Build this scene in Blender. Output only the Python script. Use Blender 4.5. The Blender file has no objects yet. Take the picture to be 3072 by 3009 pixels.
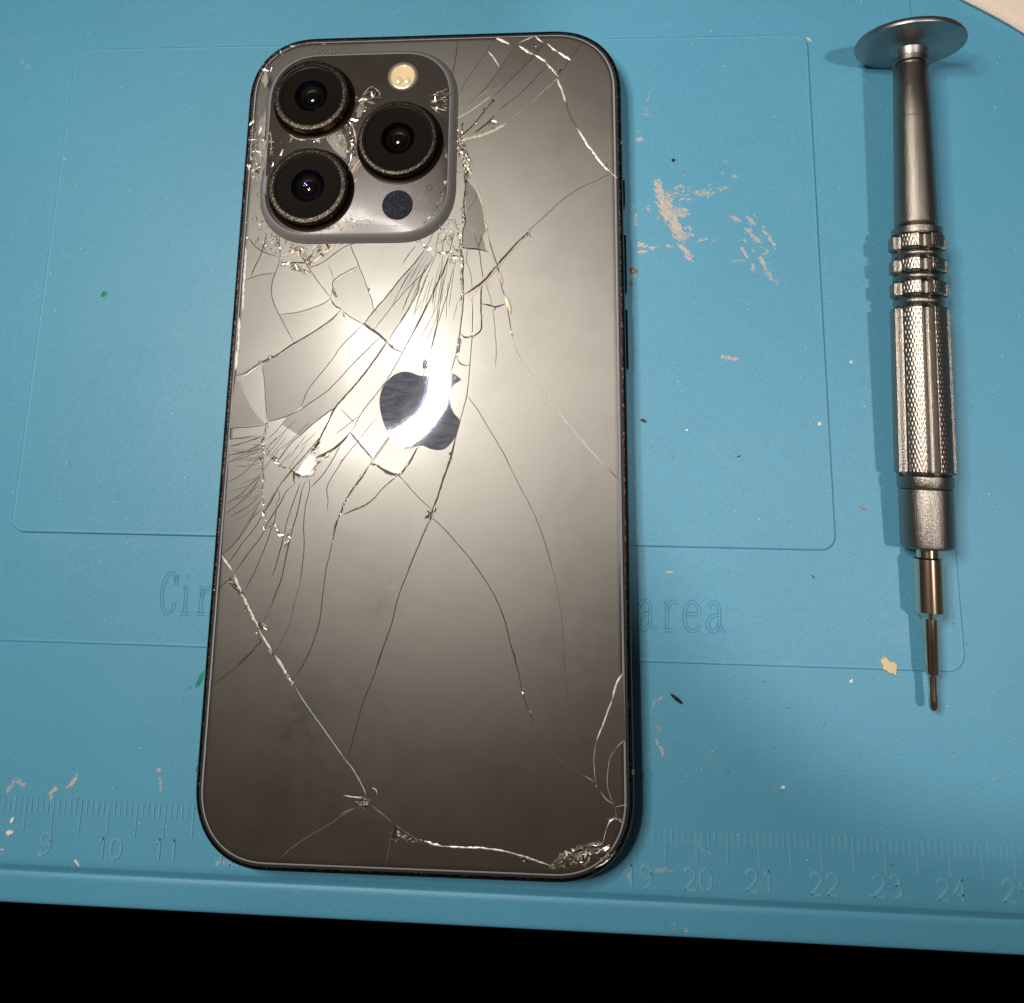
import bpy, math, random
import numpy as np
from mathutils import Matrix, Vector
random.seed(7)
# ---------------------------------------------------------------- units: 1 BU = 100 mm, data below in mm
K = 0.01
sc = bpy.context.scene
sc.unit_settings.scale_length = 0.1
col = sc.collection

# ---------------------------------------------------------------- camera (calibrated from the ruler and the phone's size)
CP = np.array([27.028, -16.455, 158.48]); CR = (0.21202, 0.073119, 0.0092136)
CF = 2619.7; CY = -535.65; PW, PH = 3072, 3009
def rotm(a, b, c):
    return Matrix.Rotation(c, 3, 'Z') @ Matrix.Rotation(b, 3, 'Y') @ Matrix.Rotation(a, 3, 'X')
RM = rotm(*CR)
RN = np.array([list(r) for r in RM])
cd = bpy.data.cameras.new('camera'); cam = bpy.data.objects.new('camera', cd); col.objects.link(cam)
cam.matrix_world = Matrix.Translation(Vector(CP) * K) @ RM.to_4x4()
cd.sensor_fit = 'HORIZONTAL'; cd.sensor_width = 36; cd.lens = 36 * CF / PW
cd.shift_y = CY / PW; cd.clip_start = 0.01; cd.clip_end = 100
sc.camera = cam
def W(u, v, z):
    """where the photograph's pixel (u, v) meets the plane z (mm)"""
    d = RN @ np.array([(u - PW / 2) / CF, (PH / 2 + CY - v) / CF, -1.0])
    t = (z - CP[2]) / d[2]
    p = CP + t * d
    return (float(p[0]), float(p[1]), z)

# ---------------------------------------------------------------- world, lamps, exposure
world = bpy.data.worlds.new('World'); sc.world = world; world.use_nodes = True
wn = world.node_tree; wn.nodes.clear()
wo = wn.nodes.new('ShaderNodeOutputWorld'); wb = wn.nodes.new('ShaderNodeBackground')
wt = wn.nodes.new('ShaderNodeTexCoord'); wg = wn.nodes.new('ShaderNodeTexNoise'); wr = wn.nodes.new('ShaderNodeValToRGB')
wg.inputs['Scale'].default_value = 1.6; wg.inputs['Detail'].default_value = 1
wr.color_ramp.elements[0].position = 0.35; wr.color_ramp.elements[0].color = (0.55, 0.36, 0.26, 1)
wr.color_ramp.elements[1].position = 0.65; wr.color_ramp.elements[1].color = (1.0, 0.98, 1.0, 1)
wn.links.new(wt.outputs['Generated'], wg.inputs['Vector']); wn.links.new(wg.outputs['Fac'], wr.inputs['Fac'])
wn.links.new(wr.outputs['Color'], wb.inputs['Color']); wn.links.new(wb.outputs[0], wo.inputs[0])
wb.inputs['Strength'].default_value = 0.064
sc.view_settings.view_transform = 'Standard'; sc.view_settings.look = 'None'
sc.view_settings.exposure = 0; sc.view_settings.gamma = 1; sc.view_settings.use_curve_mapping = False
RING_POS = np.array([-76.0, 49.2, 294.0]); RING_AIM = np.array([-8.5, 6.1, 7.65])
RING_IN, RING_OUT, RING_E = 29.0, 37.8, 151.0
sd = bpy.data.lights.new('elliptical_spot', 'SPOT'); so = bpy.data.objects.new('elliptical_spot', sd); col.objects.link(so)
SP = Vector((2.00, -0.40, 4.50)); SA = Vector((1.00, 0.40, 0))
_z = (SP - SA).normalized(); _x = (Vector((1, 0, 0)) - _z * _z.x).normalized(); _y = _z.cross(_x)
so.matrix_world = Matrix.Translation(SP) @ Matrix((_x, _y, _z)).transposed().to_4x4() @ Matrix.Diagonal((0.70, 1, 1, 1))  # cone squeezed to an ellipse; its edge stands in for a diagonal cast shadow
sd.spot_size = 2 * math.atan(1.13 / 4.66); sd.spot_blend = 0.10; sd.shadow_soft_size = 0.09
sd.energy = 305; sd.color = (1.0, 0.93, 0.88)

# ---------------------------------------------------------------- helpers
def mesh(name, verts, faces, mat, parent=None, smooth=False, mats=None, mi=None, loc=None):
    me = bpy.data.meshes.new(name)
    me.from_pydata([(v[0] * K, v[1] * K, v[2] * K) for v in verts], [], faces)
    for m in (mats or [mat]): me.materials.append(m)
    if mi: me.polygons.foreach_set('material_index', mi)
    if smooth is True: me.polygons.foreach_set('use_smooth', [True] * len(faces))
    me.validate(); me.update()
    o = bpy.data.objects.new(name, me); col.objects.link(o)
    if parent: o.parent = parent
    if loc: o.location = [c * K for c in loc]
    return o
def empty(name, loc=(0, 0, 0)):
    o = bpy.data.objects.new(name, None); col.objects.link(o); o.location = [c * K for c in loc]; return o
def tag(o, label=None, cat=None, group=None, kind=None):
    if label: o['label'] = label
    if cat: o['category'] = cat
    if group: o['group'] = group
    if kind: o['kind'] = kind
    return o
def sharp(o, ang=35):
    me = o.data
    me.polygons.foreach_set('use_smooth', [True] * len(me.polygons))
    me.set_sharp_from_angle(angle=math.radians(ang))
    return o
def rrect(w, h, r, inset=0, n=14, cx=0, cy=0, ex=2.25):
    hw, hh = w / 2 - inset, h / 2 - inset; r = max(r - inset, 0.05)
    pts = []
    for q, (sx, sy) in enumerate(((1, 1), (-1, 1), (-1, -1), (1, -1))):
        for i in range(n + 1):
            t = i / n * math.pi / 2
            a, b = abs(math.cos(t)) ** (2 / ex), abs(math.sin(t)) ** (2 / ex)
            if q in (1, 3): a, b = abs(math.sin(t)) ** (2 / ex), abs(math.cos(t)) ** (2 / ex)
            pts.append((cx + sx * (hw - r + r * a), cy + sy * (hh - r + r * b)))
    return pts
def loft(name, rings, mat, parent=None, cap_top=False, cap_bot=False, closed=True, mats=None, ringmat=None):
    """rings: list of equal-length 3D point loops"""
    n = len(rings[0]); V = [p for r in rings for p in r]; F = []; MI = []
    for k in range(len(rings) - 1):
        for i in range(n if closed else n - 1):
            j = (i + 1) % n
            F.append((k * n + i, k * n + j, (k + 1) * n + j, (k + 1) * n + i)); MI.append(ringmat[k] if ringmat else 0)
    if cap_top: F.append(tuple(range((len(rings) - 1) * n, len(rings) * n))); MI.append(ringmat[-1] if ringmat else 0)
    if cap_bot: F.append(tuple(reversed(range(n)))); MI.append(0)
    return mesh(name, V, F, mat, parent, mats=mats, mi=MI if ringmat else None)
def lathe(name, prof, mat, parent=None, n=64, c=(0, 0), cap_top=False, cap_bot=False, mats=None, ringmat=None, jit=0):
    rings = []
    for r, z in prof:
        rings.append([(c[0] + r * math.cos(2 * math.pi * i / n), c[1] + r * math.sin(2 * math.pi * i / n), z) for i in range(n)])
    return loft(name, rings, mat, parent, cap_top, cap_bot, mats=mats, ringmat=ringmat)
def catmull(P, step=1.0):
    P = [np.array(p, float) for p in P]
    if len(P) < 3:
        a, b = P; m = max(2, int(np.linalg.norm(b - a) / step)); return [a + (b - a) * i / m for i in range(m + 1)]
    Q = [2 * P[0] - P[1]] + P + [2 * P[-1] - P[-2]]; out = []
    for i in range(1, len(Q) - 2):
        m = max(1, int(np.linalg.norm(Q[i + 1] - Q[i]) / step))
        for k in range(m):
            t = k / m
            out.append(0.5 * ((2 * Q[i]) + (-Q[i - 1] + Q[i + 1]) * t + (2 * Q[i - 1] - 5 * Q[i] + 4 * Q[i + 1] - Q[i + 2]) * t * t
                              + (-Q[i - 1] + 3 * Q[i] - 3 * Q[i + 1] + Q[i + 2]) * t ** 3))
    out.append(P[-1]); return out
class MB:
    def __init__(s): s.V = []; s.F = []; s.M = []
    def add(s, V, F, m=0):
        b = len(s.V); s.V += [tuple(map(float, v)) for v in V]; s.F += [tuple(b + i for i in f) for f in F]; s.M += [m] * len(F)
    def ridge(s, P, w, z, h, m=0, jit=0.0, taper=True, flip=0):
        """a low three-sided ridge along the 2D polyline P"""
        n = len(P)
        if n < 2: return
        V = []
        for i in range(n):
            a = P[max(0, i - 1)]; b = P[min(n - 1, i + 1)]; d = np.array(b[:2]) - np.array(a[:2]); L = np.linalg.norm(d) or 1
            nx, ny = -d[1] / L, d[0] / L
            ww = w * (1 + jit * random.uniform(-1, 1)) / 2
            if taper: ww *= min(1.0, 0.25 + 1.2 * min(i, n - 1 - i) / max(3, n * 0.15))
            jx = jit * w * 0.35 * random.uniform(-1, 1)
            x, y = P[i][0] + nx * jx, P[i][1] + ny * jx
            tw = ww * (.62 if flip else .1)
            V += [(x + nx * ww, y + ny * ww, z), (x + nx * tw, y + ny * tw, z + h), (x - nx * tw, y - ny * tw, z + h), (x - nx * ww, y - ny * ww, z)]
        F = []
        for i in range(n - 1):
            a = 4 * i; F += [(a + k, a + 4 + k, a + 5 + k, a + 1 + k) for k in range(3)]
        s.add(V, F, m)
    def blob(s, x, y, z, rx, ry, ang, h=0.05, m=0, n=9, j=0.35):
        V = [(x, y, z + h)]
        ca, sa = math.cos(ang), math.sin(ang)
        for i in range(n):
            t = 2 * math.pi * i / n; k = 1 + random.uniform(-j, j)
            px, py = rx * k * math.cos(t), ry * k * math.sin(t)
            V.append((x + px * ca - py * sa, y + px * sa + py * ca, z + h * 0.7))
        for i in range(n):
            a = V[1 + i]; V.append((x + (a[0] - x) * 1.08, y + (a[1] - y) * 1.08, z - 0.02))
        F = [(0, 1 + i, 1 + (i + 1) % n) for i in range(n)] + [(1 + i, 1 + n + i, 1 + n + (i + 1) % n, 1 + (i + 1) % n) for i in range(n)]
        s.add(V, F, m)
    def facet(s, x, y, z, r, tilt, m=0, dirn=None):
        """one splinter of glass, tilted, with a little thickness"""
        if abs(x) > 34.6 or abs(y) > 72.2: return
        k = random.choice((3, 3, 4, 5)); a0 = random.uniform(0, 6.28); el = random.uniform(0.12, .45); r *= random.choice((.4, .6, .8, 1.0, 1.6))
        tx, ty = random.gauss(0, tilt), random.gauss(0, tilt); th = random.uniform(0, 3.14) if dirn is None else dirn + random.gauss(0, .45)
        T = []; B = []
        for i in range(k):
            t = a0 + 2 * math.pi * i / k + random.uniform(-.35, .35); px, py = r * math.cos(t), r * el * math.sin(t)
            qx, qy = px * math.cos(th) - py * math.sin(th), px * math.sin(th) + py * math.cos(th)
            zz = z + 0.06 + tx * qx + ty * qy
            T.append((x + qx, y + qy, max(zz, z + .01))); B.append((x + qx, y + qy, z - 0.02))
        F = [tuple(range(k))] + [(i, k + i, k + (i + 1) % k, (i + 1) % k) for i in range(k)]
        s.add(T + B, F, m)
    def build(s, name, mats, parent=None, smooth=False):
        if not isinstance(mats, list): mats = [mats]
        return mesh(name, s.V, s.F, None, parent, smooth=smooth, mats=mats, mi=s.M)

# ---------------------------------------------------------------- materials
def mat(name, base, rough=0.5, metal=0.0, coat=0.0, coat_r=0.05, spec=0.5, alpha=1.0):
    m = bpy.data.materials.new(name); m.use_nodes = True; b = m.node_tree.nodes['Principled BSDF']
    b.inputs['Base Color'].default_value = (*base, 1); b.inputs['Roughness'].default_value = rough
    b.inputs['Metallic'].default_value = metal; b.inputs['Coat Weight'].default_value = coat
    b.inputs['Coat Roughness'].default_value = coat_r; b.inputs['Specular IOR Level'].default_value = spec
    b.inputs['Alpha'].default_value = alpha
    m.diffuse_color = (*base, 1)
    return m
def nodes(m):
    nt = m.node_tree
    def N(t, **kw):
        n = nt.nodes.new(t)
        for k, v in kw.items():
            if k in ('blend_type', 'data_type', 'operation', 'noise_dimensions', 'feature', 'normalize', 'interpolation_type'): setattr(n, k, v)
            else: n.inputs[k.replace('_', ' ')].default_value = v
        return n
    return nt, N, nt.links.new, nt.nodes['Principled BSDF']
def coords(nt, N, L, scale=(1, 1, 1), rot=(0, 0, 0)):
    tc = N('ShaderNodeTexCoord'); mp = N('ShaderNodeMapping'); mp.inputs['Scale'].default_value = scale; mp.inputs['Rotation'].default_value = rot
    L(tc.outputs['Object'], mp.inputs['Vector']); return mp.outputs['Vector']
def noise(m, scale, detail=4, stretch=(1, 1, 1), rot=(0, 0, 0), rough=0.5, dist=0):
    nt, N, L, b = nodes(m); v = coords(nt, N, L, stretch, rot)
    n = N('ShaderNodeTexNoise', Scale=scale, Detail=detail, Roughness=rough, Distortion=dist); L(v, n.inputs['Vector']); return n.outputs['Fac']
def ramp(m, fac, stops):
    nt, N, L, b = nodes(m); r = N('ShaderNodeValToRGB'); e = r.color_ramp.elements
    while len(e) < len(stops): e.new(0.5)
    for i, (p, c) in enumerate(stops):
        e[i].position = p; e[i].color = (*c, 1) if len(c) == 3 else c
    L(fac, r.inputs['Fac']); return r.outputs['Color']
def bump(m, fac, strength, dist, prev=None):
    nt, N, L, b = nodes(m); n = N('ShaderNodeBump', Strength=strength, Distance=dist); L(fac, n.inputs['Height'])
    if prev is not None: L(prev, n.inputs['Normal'])
    L(n.outputs['Normal'], b.inputs['Normal']); return n.outputs['Normal']
def g(x): return (x, x, x)

M = {}
# blue silicone
m = M['mat'] = mat('blue_silicone', (0.075, 0.35, 0.49), 0.5, spec=0.6)
nt, N, L, b = nodes(m)
c1 = ramp(m, noise(m, 1.3, 5, rough=.6), [(0.3, (0.080, 0.312, 0.470)), (0.7, (0.094, 0.350, 0.510))])
mx = N('ShaderNodeMix', data_type='RGBA', blend_type='MULTIPLY'); mx.inputs['Factor'].default_value = 1
c2 = ramp(m, noise(m, 260, 2), [(0.25, g(0.90)), (0.75, g(1.07))])
L(c1, mx.inputs['A']); L(c2, mx.inputs['B'])
film = ramp(m, noise(m, 5, 6, (1, 2.2, 1), rough=.7, dist=.6), [(0.60, g(0)), (0.80, g(0.22))])
mx2 = N('ShaderNodeMix', data_type='RGBA'); L(film, mx2.inputs['Factor']); L(mx.outputs['Result'], mx2.inputs['A']); mx2.inputs['B'].default_value = (0.30, 0.42, 0.46, 1)
L(mx2.outputs['Result'], b.inputs['Base Color'])
p = bump(m, noise(m, 330, 2), 0.16, 0.002); bump(m, noise(m, 9, 2), 0.08, 0.01, p)
M['mat_line'] = mat('pale_silicone', (0.145, 0.39, 0.52), 0.45, spec=.7)

# matte back glass
def frosted(name, diff, broad, rough, core, core_r, tilt=(-.050, -.020, 0)):
    """frosted glass: a compact broad lobe from the etched layer and a tighter one from the glass on top"""
    m = bpy.data.materials.new(name); m.use_nodes = True; nt = m.node_tree; nt.nodes.clear(); L = nt.links.new
    def N(t): return nt.nodes.new(t)
    out = N('ShaderNodeOutputMaterial'); a1 = N('ShaderNodeAddShader'); a2 = N('ShaderNodeAddShader')
    d = N('ShaderNodeBsdfDiffuse'); d.inputs[0].default_value = (*diff, 1)
    gb = N('ShaderNodeBsdfAnisotropic'); gb.distribution = 'BECKMANN'; gb.inputs['Roughness'].default_value = rough
    gc = N('ShaderNodeBsdfAnisotropic'); gc.distribution = 'GGX'; gc.inputs['Color'].default_value = (*core, 1); gc.inputs['Roughness'].default_value = core_r
    ge = N('ShaderNodeNewGeometry'); va = N('ShaderNodeVectorMath'); va.operation = 'ADD'; va.inputs[1].default_value = tilt
    vn = N('ShaderNodeVectorMath'); vn.operation = 'NORMALIZE'; L(ge.outputs['Normal'], va.inputs[0]); L(va.outputs[0], vn.inputs[0]); L(vn.outputs[0], gb.inputs['Normal'])
    tc = N('ShaderNodeTexCoord'); n1 = N('ShaderNodeTexNoise'); n1.inputs['Scale'].default_value = 7.5; n1.inputs['Detail'].default_value = 7; n1.inputs['Roughness'].default_value = .68; n1.inputs['Distortion'].default_value = .5
    L(tc.outputs['Object'], n1.inputs['Vector'])
    r = N('ShaderNodeValToRGB'); e = r.color_ramp.elements; e[0].position = .38; e[0].color = (*[x * .93 for x in broad], 1); e[1].position = .56; e[1].color = (*broad, 1)
    L(n1.outputs['Fac'], r.inputs['Fac'])
    rd = N('ShaderNodeValToRGB'); f = rd.color_ramp.elements; f[0].position = .38; f[0].color = (*[x * .80 for x in diff], 1); f[1].position = .56; f[1].color = (*diff, 1); L(n1.outputs['Fac'], rd.inputs['Fac']); L(rd.outputs['Color'], d.inputs[0])
    # greasy fingerprints: fine arcs that only dull the etched lobe in patches
    wv = N('ShaderNodeTexWave'); wv.wave_type = 'RINGS'; wv.inputs['Scale'].default_value = 60; wv.inputs['Distortion'].default_value = 6; wv.inputs['Detail'].default_value = 1; wv.inputs['Detail Scale'].default_value = .6
    L(tc.outputs['Object'], wv.inputs['Vector'])
    n2 = N('ShaderNodeTexNoise'); n2.inputs['Scale'].default_value = 2.3; n2.inputs['Detail'].default_value = 2; L(tc.outputs['Object'], n2.inputs['Vector'])
    mr = N('ShaderNodeMapRange'); mr.inputs['From Min'].default_value = .55; mr.inputs['From Max'].default_value = .7; mr.inputs['To Max'].default_value = .035; L(n2.outputs['Fac'], mr.inputs['Value'])
    mm = N('ShaderNodeMath'); mm.operation = 'MULTIPLY'; L(wv.outputs['Fac'], mm.inputs[0]); L(mr.outputs[0], mm.inputs[1])
    # hand smudges: greasy blotches at fixed places on the glass
    n3 = N('ShaderNodeTexNoise'); n3.inputs['Scale'].default_value = 26; n3.inputs['Detail'].default_value = 6; n3.inputs['Roughness'].default_value = .7; L(tc.outputs['Object'], n3.inputs['Vector'])
    m3 = N('ShaderNodeMapRange'); m3.inputs['From Min'].default_value = .44; m3.inputs['From Max'].default_value = .66; L(n3.outputs['Fac'], m3.inputs['Value']); acc = mm.outputs[0]
    for cx_, cy_, rad, amt in ((1150, 1780, 7, .5), (900, 2130, 8, .55), (930, 2300, 13, .55), (1480, 2300, 6, .4), (1270, 2120, 4, .4), (1750, 1950, 12, .4), (800, 1950, 9, .35), (1700, 2200, 9, .35), (1620, 520, 8, .3)):
        c = W(cx_, cy_, 7.65); vd = N('ShaderNodeVectorMath'); vd.operation = 'DISTANCE'; vd.inputs[1].default_value = (c[0] * K, c[1] * K, 7.65 * K); L(tc.outputs['Object'], vd.inputs[0])
        q1 = N('ShaderNodeMapRange'); q1.inputs['From Min'].default_value = rad * K; q1.inputs['From Max'].default_value = rad * K * .2; q1.inputs['To Max'].default_value = amt * .5; L(vd.outputs['Value'], q1.inputs['Value'])
        q2 = N('ShaderNodeMath'); q2.operation = 'MULTIPLY'; L(q1.outputs[0], q2.inputs[0]); L(m3.outputs[0], q2.inputs[1]); q3 = N('ShaderNodeMath'); q3.operation = 'ADD'; L(acc, q3.inputs[0]); L(q2.outputs[0], q3.inputs[1]); acc = q3.outputs[0]
    md2 = N('ShaderNodeMix'); md2.data_type = 'RGBA'; md2.inputs['B'].default_value = (*[x * .35 for x in diff], 1); L(acc, md2.inputs['Factor']); L(rd.outputs['Color'], md2.inputs['A']); L(md2.outputs['Result'], d.inputs[0])
    mx = N('ShaderNodeMix'); mx.data_type = 'RGBA'; mx.inputs['B'].default_value = (*[x * .3 for x in broad], 1); L(acc, mx.inputs['Factor']); L(r.outputs['Color'], mx.inputs['A'])
    L(mx.outputs['Result'], gb.inputs['Color'])
    L(d.outputs[0], a1.inputs[0]); L(gb.outputs[0], a1.inputs[1]); L(a1.outputs[0], a2.inputs[0]); L(gc.outputs[0], a2.inputs[1]); L(a2.outputs[0], out.inputs[0])
    m.diffuse_color = (*broad, 1)
    return m
def glassmat(name, base, rough, coat, coat_r, metal=0.75):
    m = mat(name, base, rough, metal, coat=coat, coat_r=coat_r)
    nt, N, L, b = nodes(m)
    sm = noise(m, 3.2, 6, (1, 1, 1), rough=.65, dist=.5)
    cc = ramp(m, sm, [(0.38, tuple(x * 0.86 for x in base)), (0.62, base)])
    L(cc, b.inputs['Base Color'])
    rr = ramp(m, noise(m, 2.1, 5, (1, 1, 1), rough=.6), [(0.35, g(rough - .03)), (0.7, g(rough + .04))]); L(rr, b.inputs['Roughness'])
    bump(m, noise(m, 900, 1), 0.04, 0.0006)
    return m
M['glass'] = frosted('matte_graphite_glass', (0.036, 0.0285, 0.0215), (0.121, 0.118, 0.1095), 0.435, (.019, .0187, .0182), 0.185)
M['shard'] = frosted('shard_glass', (0.037, 0.030, 0.0235), (0.125, 0.122, 0.1135), 0.43, (.019, .0187, .0182), 0.185)
M['plateau'] = frosted('glossy_plateau_glass', (0.050, 0.042, 0.038), (0.035, 0.033, 0.032), 0.36, (.008, .008, .008), 0.14)
M['rim_soft'] = mat('painted_plateau_highlight', (0.42, 0.40, 0.43), 0.3, 0.2, coat=.4, coat_r=.15)  # highlight on the plateau's upper edge, painted as a pale band
M['rim_body'] = mat('plateau_slope', (0.30, 0.285, 0.275), 0.32, 0.3, coat=.4, coat_r=.15)
M['rim'] = mat('painted_rim_highlight', (0.55, 0.55, 0.60), 0.3, 0.3, coat=.6, coat_r=.1)  # pale colour stands in for light refracted along the glass edge
m = M['logo'] = mat('mirror_logo', (0.62, 0.66, 0.80), 0.022, 0.93)
nt, N, L, b = nodes(m)
sc1 = noise(m, 38, 5, (1, 3.5, 1), (0, 0, -.8), rough=.75, dist=.7)
L(ramp(m, sc1, [(0.34, (0.34, 0.40, 0.60)), (0.5, (0.66, 0.76, 1.0)), (0.62, (1.0, 1.0, 1.0))]), b.inputs['Base Color'])
b.inputs['Metallic'].default_value = .86
# frame
m = M['frame'] = mat('black_polished_steel', (0.035, 0.03, 0.026), 0.16, 0.9, coat=.3)
nt, N, L, b = nodes(m)
L(ramp(m, noise(m, 120, 4, rough=.7), [(0.70, (0.03, 0.027, 0.024)), (0.78, (0.2, 0.16, 0.11))]), b.inputs['Base Color'])
m = M['frame_edge'] = mat('worn_gilt_edge', (0.3, 0.24, 0.15), 0.28, 1.0)
nt, N, L, b = nodes(m)
L(ramp(m, noise(m, 260, 4, rough=.8), [(0.50, (0.02, 0.016, 0.012)), (0.62, (0.22, 0.17, 0.10)), (0.74, (0.7, 0.6, 0.42))]), b.inputs['Base Color'])
bump(m, noise(m, 260, 3), 0.5, 0.003)
M['gap'] = mat('dark_gap', (0.012, 0.01, 0.009), 0.6)
M['band'] = mat('antenna_band', (0.09, 0.08, 0.07), 0.5)
# cracks
M['crack_dark'] = mat('crack_dark', (0.075, 0.05, 0.032), 0.35)
M['crack_mid'] = mat('crack_tan', (0.24, 0.19, 0.15), 0.35, 0.2)
M['crack_light'] = mat('crack_light', (0.85, 0.82, 0.78), 0.3, 0.2)
M['crack_cream'] = mat('crack_cream', (0.80, 0.70, 0.52), 0.3, 0.2)
def splinter(name, base, metal, rough):
    m = mat(name, base, rough, metal, coat=.5, coat_r=.15); bump(m, noise(m, 200, 3, (1, 4, 1), (0, 0, .6)), .5, .002); return m
def sliver(name, tint, diff, refl, opac, rough):
    """a splinter of clear glass: lets the panel below show, with its own sheen"""
    m = bpy.data.materials.new(name); m.use_nodes = True; nt = m.node_tree; nt.nodes.clear(); L = nt.links.new; N = nt.nodes.new
    o = N('ShaderNodeOutputMaterial'); x = N('ShaderNodeMixShader'); t = N('ShaderNodeBsdfTransparent'); d = N('ShaderNodeBsdfDiffuse'); gl = N('ShaderNodeBsdfAnisotropic'); gl.distribution = 'GGX'; y = N('ShaderNodeMixShader')
    t.inputs[0].default_value = (*tint, 1); d.inputs[0].default_value = (*diff, 1); gl.inputs['Roughness'].default_value = rough; gl.inputs['Color'].default_value = (.9, .87, .82, 1)
    x.inputs[0].default_value = opac; L(t.outputs[0], x.inputs[1]); L(d.outputs[0], x.inputs[2]); y.inputs[0].default_value = refl; L(x.outputs[0], y.inputs[1]); L(gl.outputs[0], y.inputs[2]); L(y.outputs[0], o.inputs[0])
    m.diffuse_color = (*diff, 1); return m
M['sp1'] = sliver('splinter_cream', (.95, .9, .8), (0.60, 0.52, 0.40), .10, .50, .3)
M['sp2'] = sliver('splinter_brown', (.50, .42, .34), (0.07, 0.05, 0.04), .08, .35, .25)
M['sp3'] = sliver('splinter_clear', (.92, .90, .86), (0.5, 0.48, 0.44), .22, .10, .22)
M['pale_a'] = sliver('pale_glass_a', (1, 1, 1), (0.52, 0.49, 0.45), .03, .62, .3)
M['pale_b'] = sliver('pale_glass_b', (1, .97, .9), (0.55, 0.47, 0.36), .06, .50, .25)
M['pale_c'] = sliver('pale_glass_c', (1, 1, 1), (0.40, 0.39, 0.44), .04, .45, .3)
M['haze'] = sliver('scratched_glass', (1, 1, 1), (0.66, 0.65, 0.70), .0, .34, .4)
# lens
m = M['lens_ring'] = mat('speckled_ring', (0.3, 0.27, 0.2), 0.4, 0.9)
nt, N, L, b = nodes(m)
L(ramp(m, noise(m, 330, 3, rough=.85), [(0.45, (0.012, 0.010, 0.008)), (0.55, (0.075, 0.064, 0.048)), (0.72, (0.30, 0.26, 0.20))]), b.inputs['Base Color'])
bump(m, noise(m, 330, 3, rough=.85), 0.3, 0.0015)
M['lens_wall'] = mat('lens_wall', (0.10, 0.07, 0.05), 0.22, 1.0)
M['lens_black'] = mat('lens_black', (0.006, 0.0055, 0.005), 0.6, spec=.1)
M['lens_trim'] = mat('lens_trim', (0.16, 0.13, 0.09), 0.25, 1.0)
M['lens_elem'] = mat('lens_element', (0.004, 0.005, 0.010), 0.10, coat=1, coat_r=.02)
M['lens_blue'] = mat('lens_blue_coating', (0.018, 0.026, 0.10), 0.28, 1.0)
M['lens_iris'] = mat('lens_iris', (0.012, 0.011, 0.010), 0.35, 1.0)
def clear(name, tint, refl):
    m = bpy.data.materials.new(name); m.use_nodes = True; nt = m.node_tree; nt.nodes.clear()
    o = nt.nodes.new('ShaderNodeOutputMaterial'); x = nt.nodes.new('ShaderNodeMixShader'); t = nt.nodes.new('ShaderNodeBsdfTransparent')
    gl = nt.nodes.new('ShaderNodeBsdfGlossy'); t.inputs[0].default_value = (*tint, 1); gl.inputs['Roughness'].default_value = 0.03
    x.inputs[0].default_value = refl
    nt.links.new(t.outputs[0], x.inputs[1]); nt.links.new(gl.outputs[0], x.inputs[2]); nt.links.new(x.outputs[0], o.inputs[0]); return m
M['cover'] = clear('lens_cover_glass', (0.85, 0.8, 0.75), 0.03)
M['flash'] = mat('flash_reflector', (0.95, 0.76, 0.52), 0.6, 0.0, coat=.3)
M['flash_ring'] = mat('flash_ring', (0.55, 0.50, 0.38), 0.3, 0.7)
M['led'] = mat('flash_diode', (1.0, 0.92, 0.62), 0.15, 0.2, coat=1)
m = M['sensor'] = mat('sensor_disc', (0.02, 0.022, 0.035), 0.6, spec=.12)
nt, N, L, b = nodes(m)
L(ramp(m, noise(m, 480, 3, rough=.8), [(0.60, (0.010, 0.011, 0.020)), (0.70, (0.35, 0.38, 0.48))]), b.inputs['Base Color'])
# screwdriver metals
m = M['alu'] = mat('sandblasted_aluminium', (0.275, 0.25, 0.22), 0.31, 1.0); bump(m, noise(m, 520, 2, rough=.6), 0.5, 0.0014)
m = M['alu_knurl'] = mat('knurled_aluminium', (0.28, 0.25, 0.22), 0.34, 1.0); bump(m, noise(m, 520, 2), 0.15, 0.001)
m = M['cap'] = mat('cap_aluminium', (0.30, 0.29, 0.28), 0.38, 1.0); bump(m, noise(m, 520, 2), 0.2, 0.001)
M['steel'] = mat('polished_bit_steel', (0.78, 0.58, 0.43), 0.16, 1.0)
# debris and cloth
M['res'] = mat('adhesive_film', (0.54, 0.475, 0.41), 0.5, spec=.4)
M['res_thin'] = mat('thin_adhesive_film', (0.52, 0.60, 0.62), 0.45, alpha=.38)
M['res_gloss'] = mat('clear_adhesive', (0.62, 0.60, 0.58), 0.15, coat=.6, alpha=.7)
M['white'] = mat('white_crumb', (0.78, 0.74, 0.66), 0.6)
M['dark'] = mat('dark_crumb', (0.02, 0.018, 0.017), 0.3, coat=.4)
M['brown'] = mat('brown_flake', (0.28, 0.16, 0.11), 0.35, coat=.4)
M['yellow'] = mat('yellow_crumb', (0.72, 0.56, 0.32), 0.7)
M['green'] = mat('green_ink', (0.0, 0.24, 0.12), 0.6)
m = M['cloth'] = mat('woven_cloth', (0.80, 0.68, 0.58), 0.9, spec=.1)
nt, N, L, b = nodes(m)
wv = N('ShaderNodeTexWave', Scale=70, Distortion=.8, Detail=1); L(coords(nt, N, L, (1, 1, 1), (0, 0, .5)), wv.inputs['Vector'])
wv2 = N('ShaderNodeTexWave', Scale=70, Distortion=.8, Detail=1); L(coords(nt, N, L, (1, 1, 1), (0, 0, .5 + 1.57)), wv2.inputs['Vector'])
ad = N('ShaderNodeMath', operation='ADD'); L(wv.outputs['Fac'], ad.inputs[0]); L(wv2.outputs['Fac'], ad.inputs[1]); bump(m, ad.outputs[0], .3, .002)
M['desk'] = mat('black_desk', (0.02, 0.02, 0.02), 0.7, spec=.1)
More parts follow.
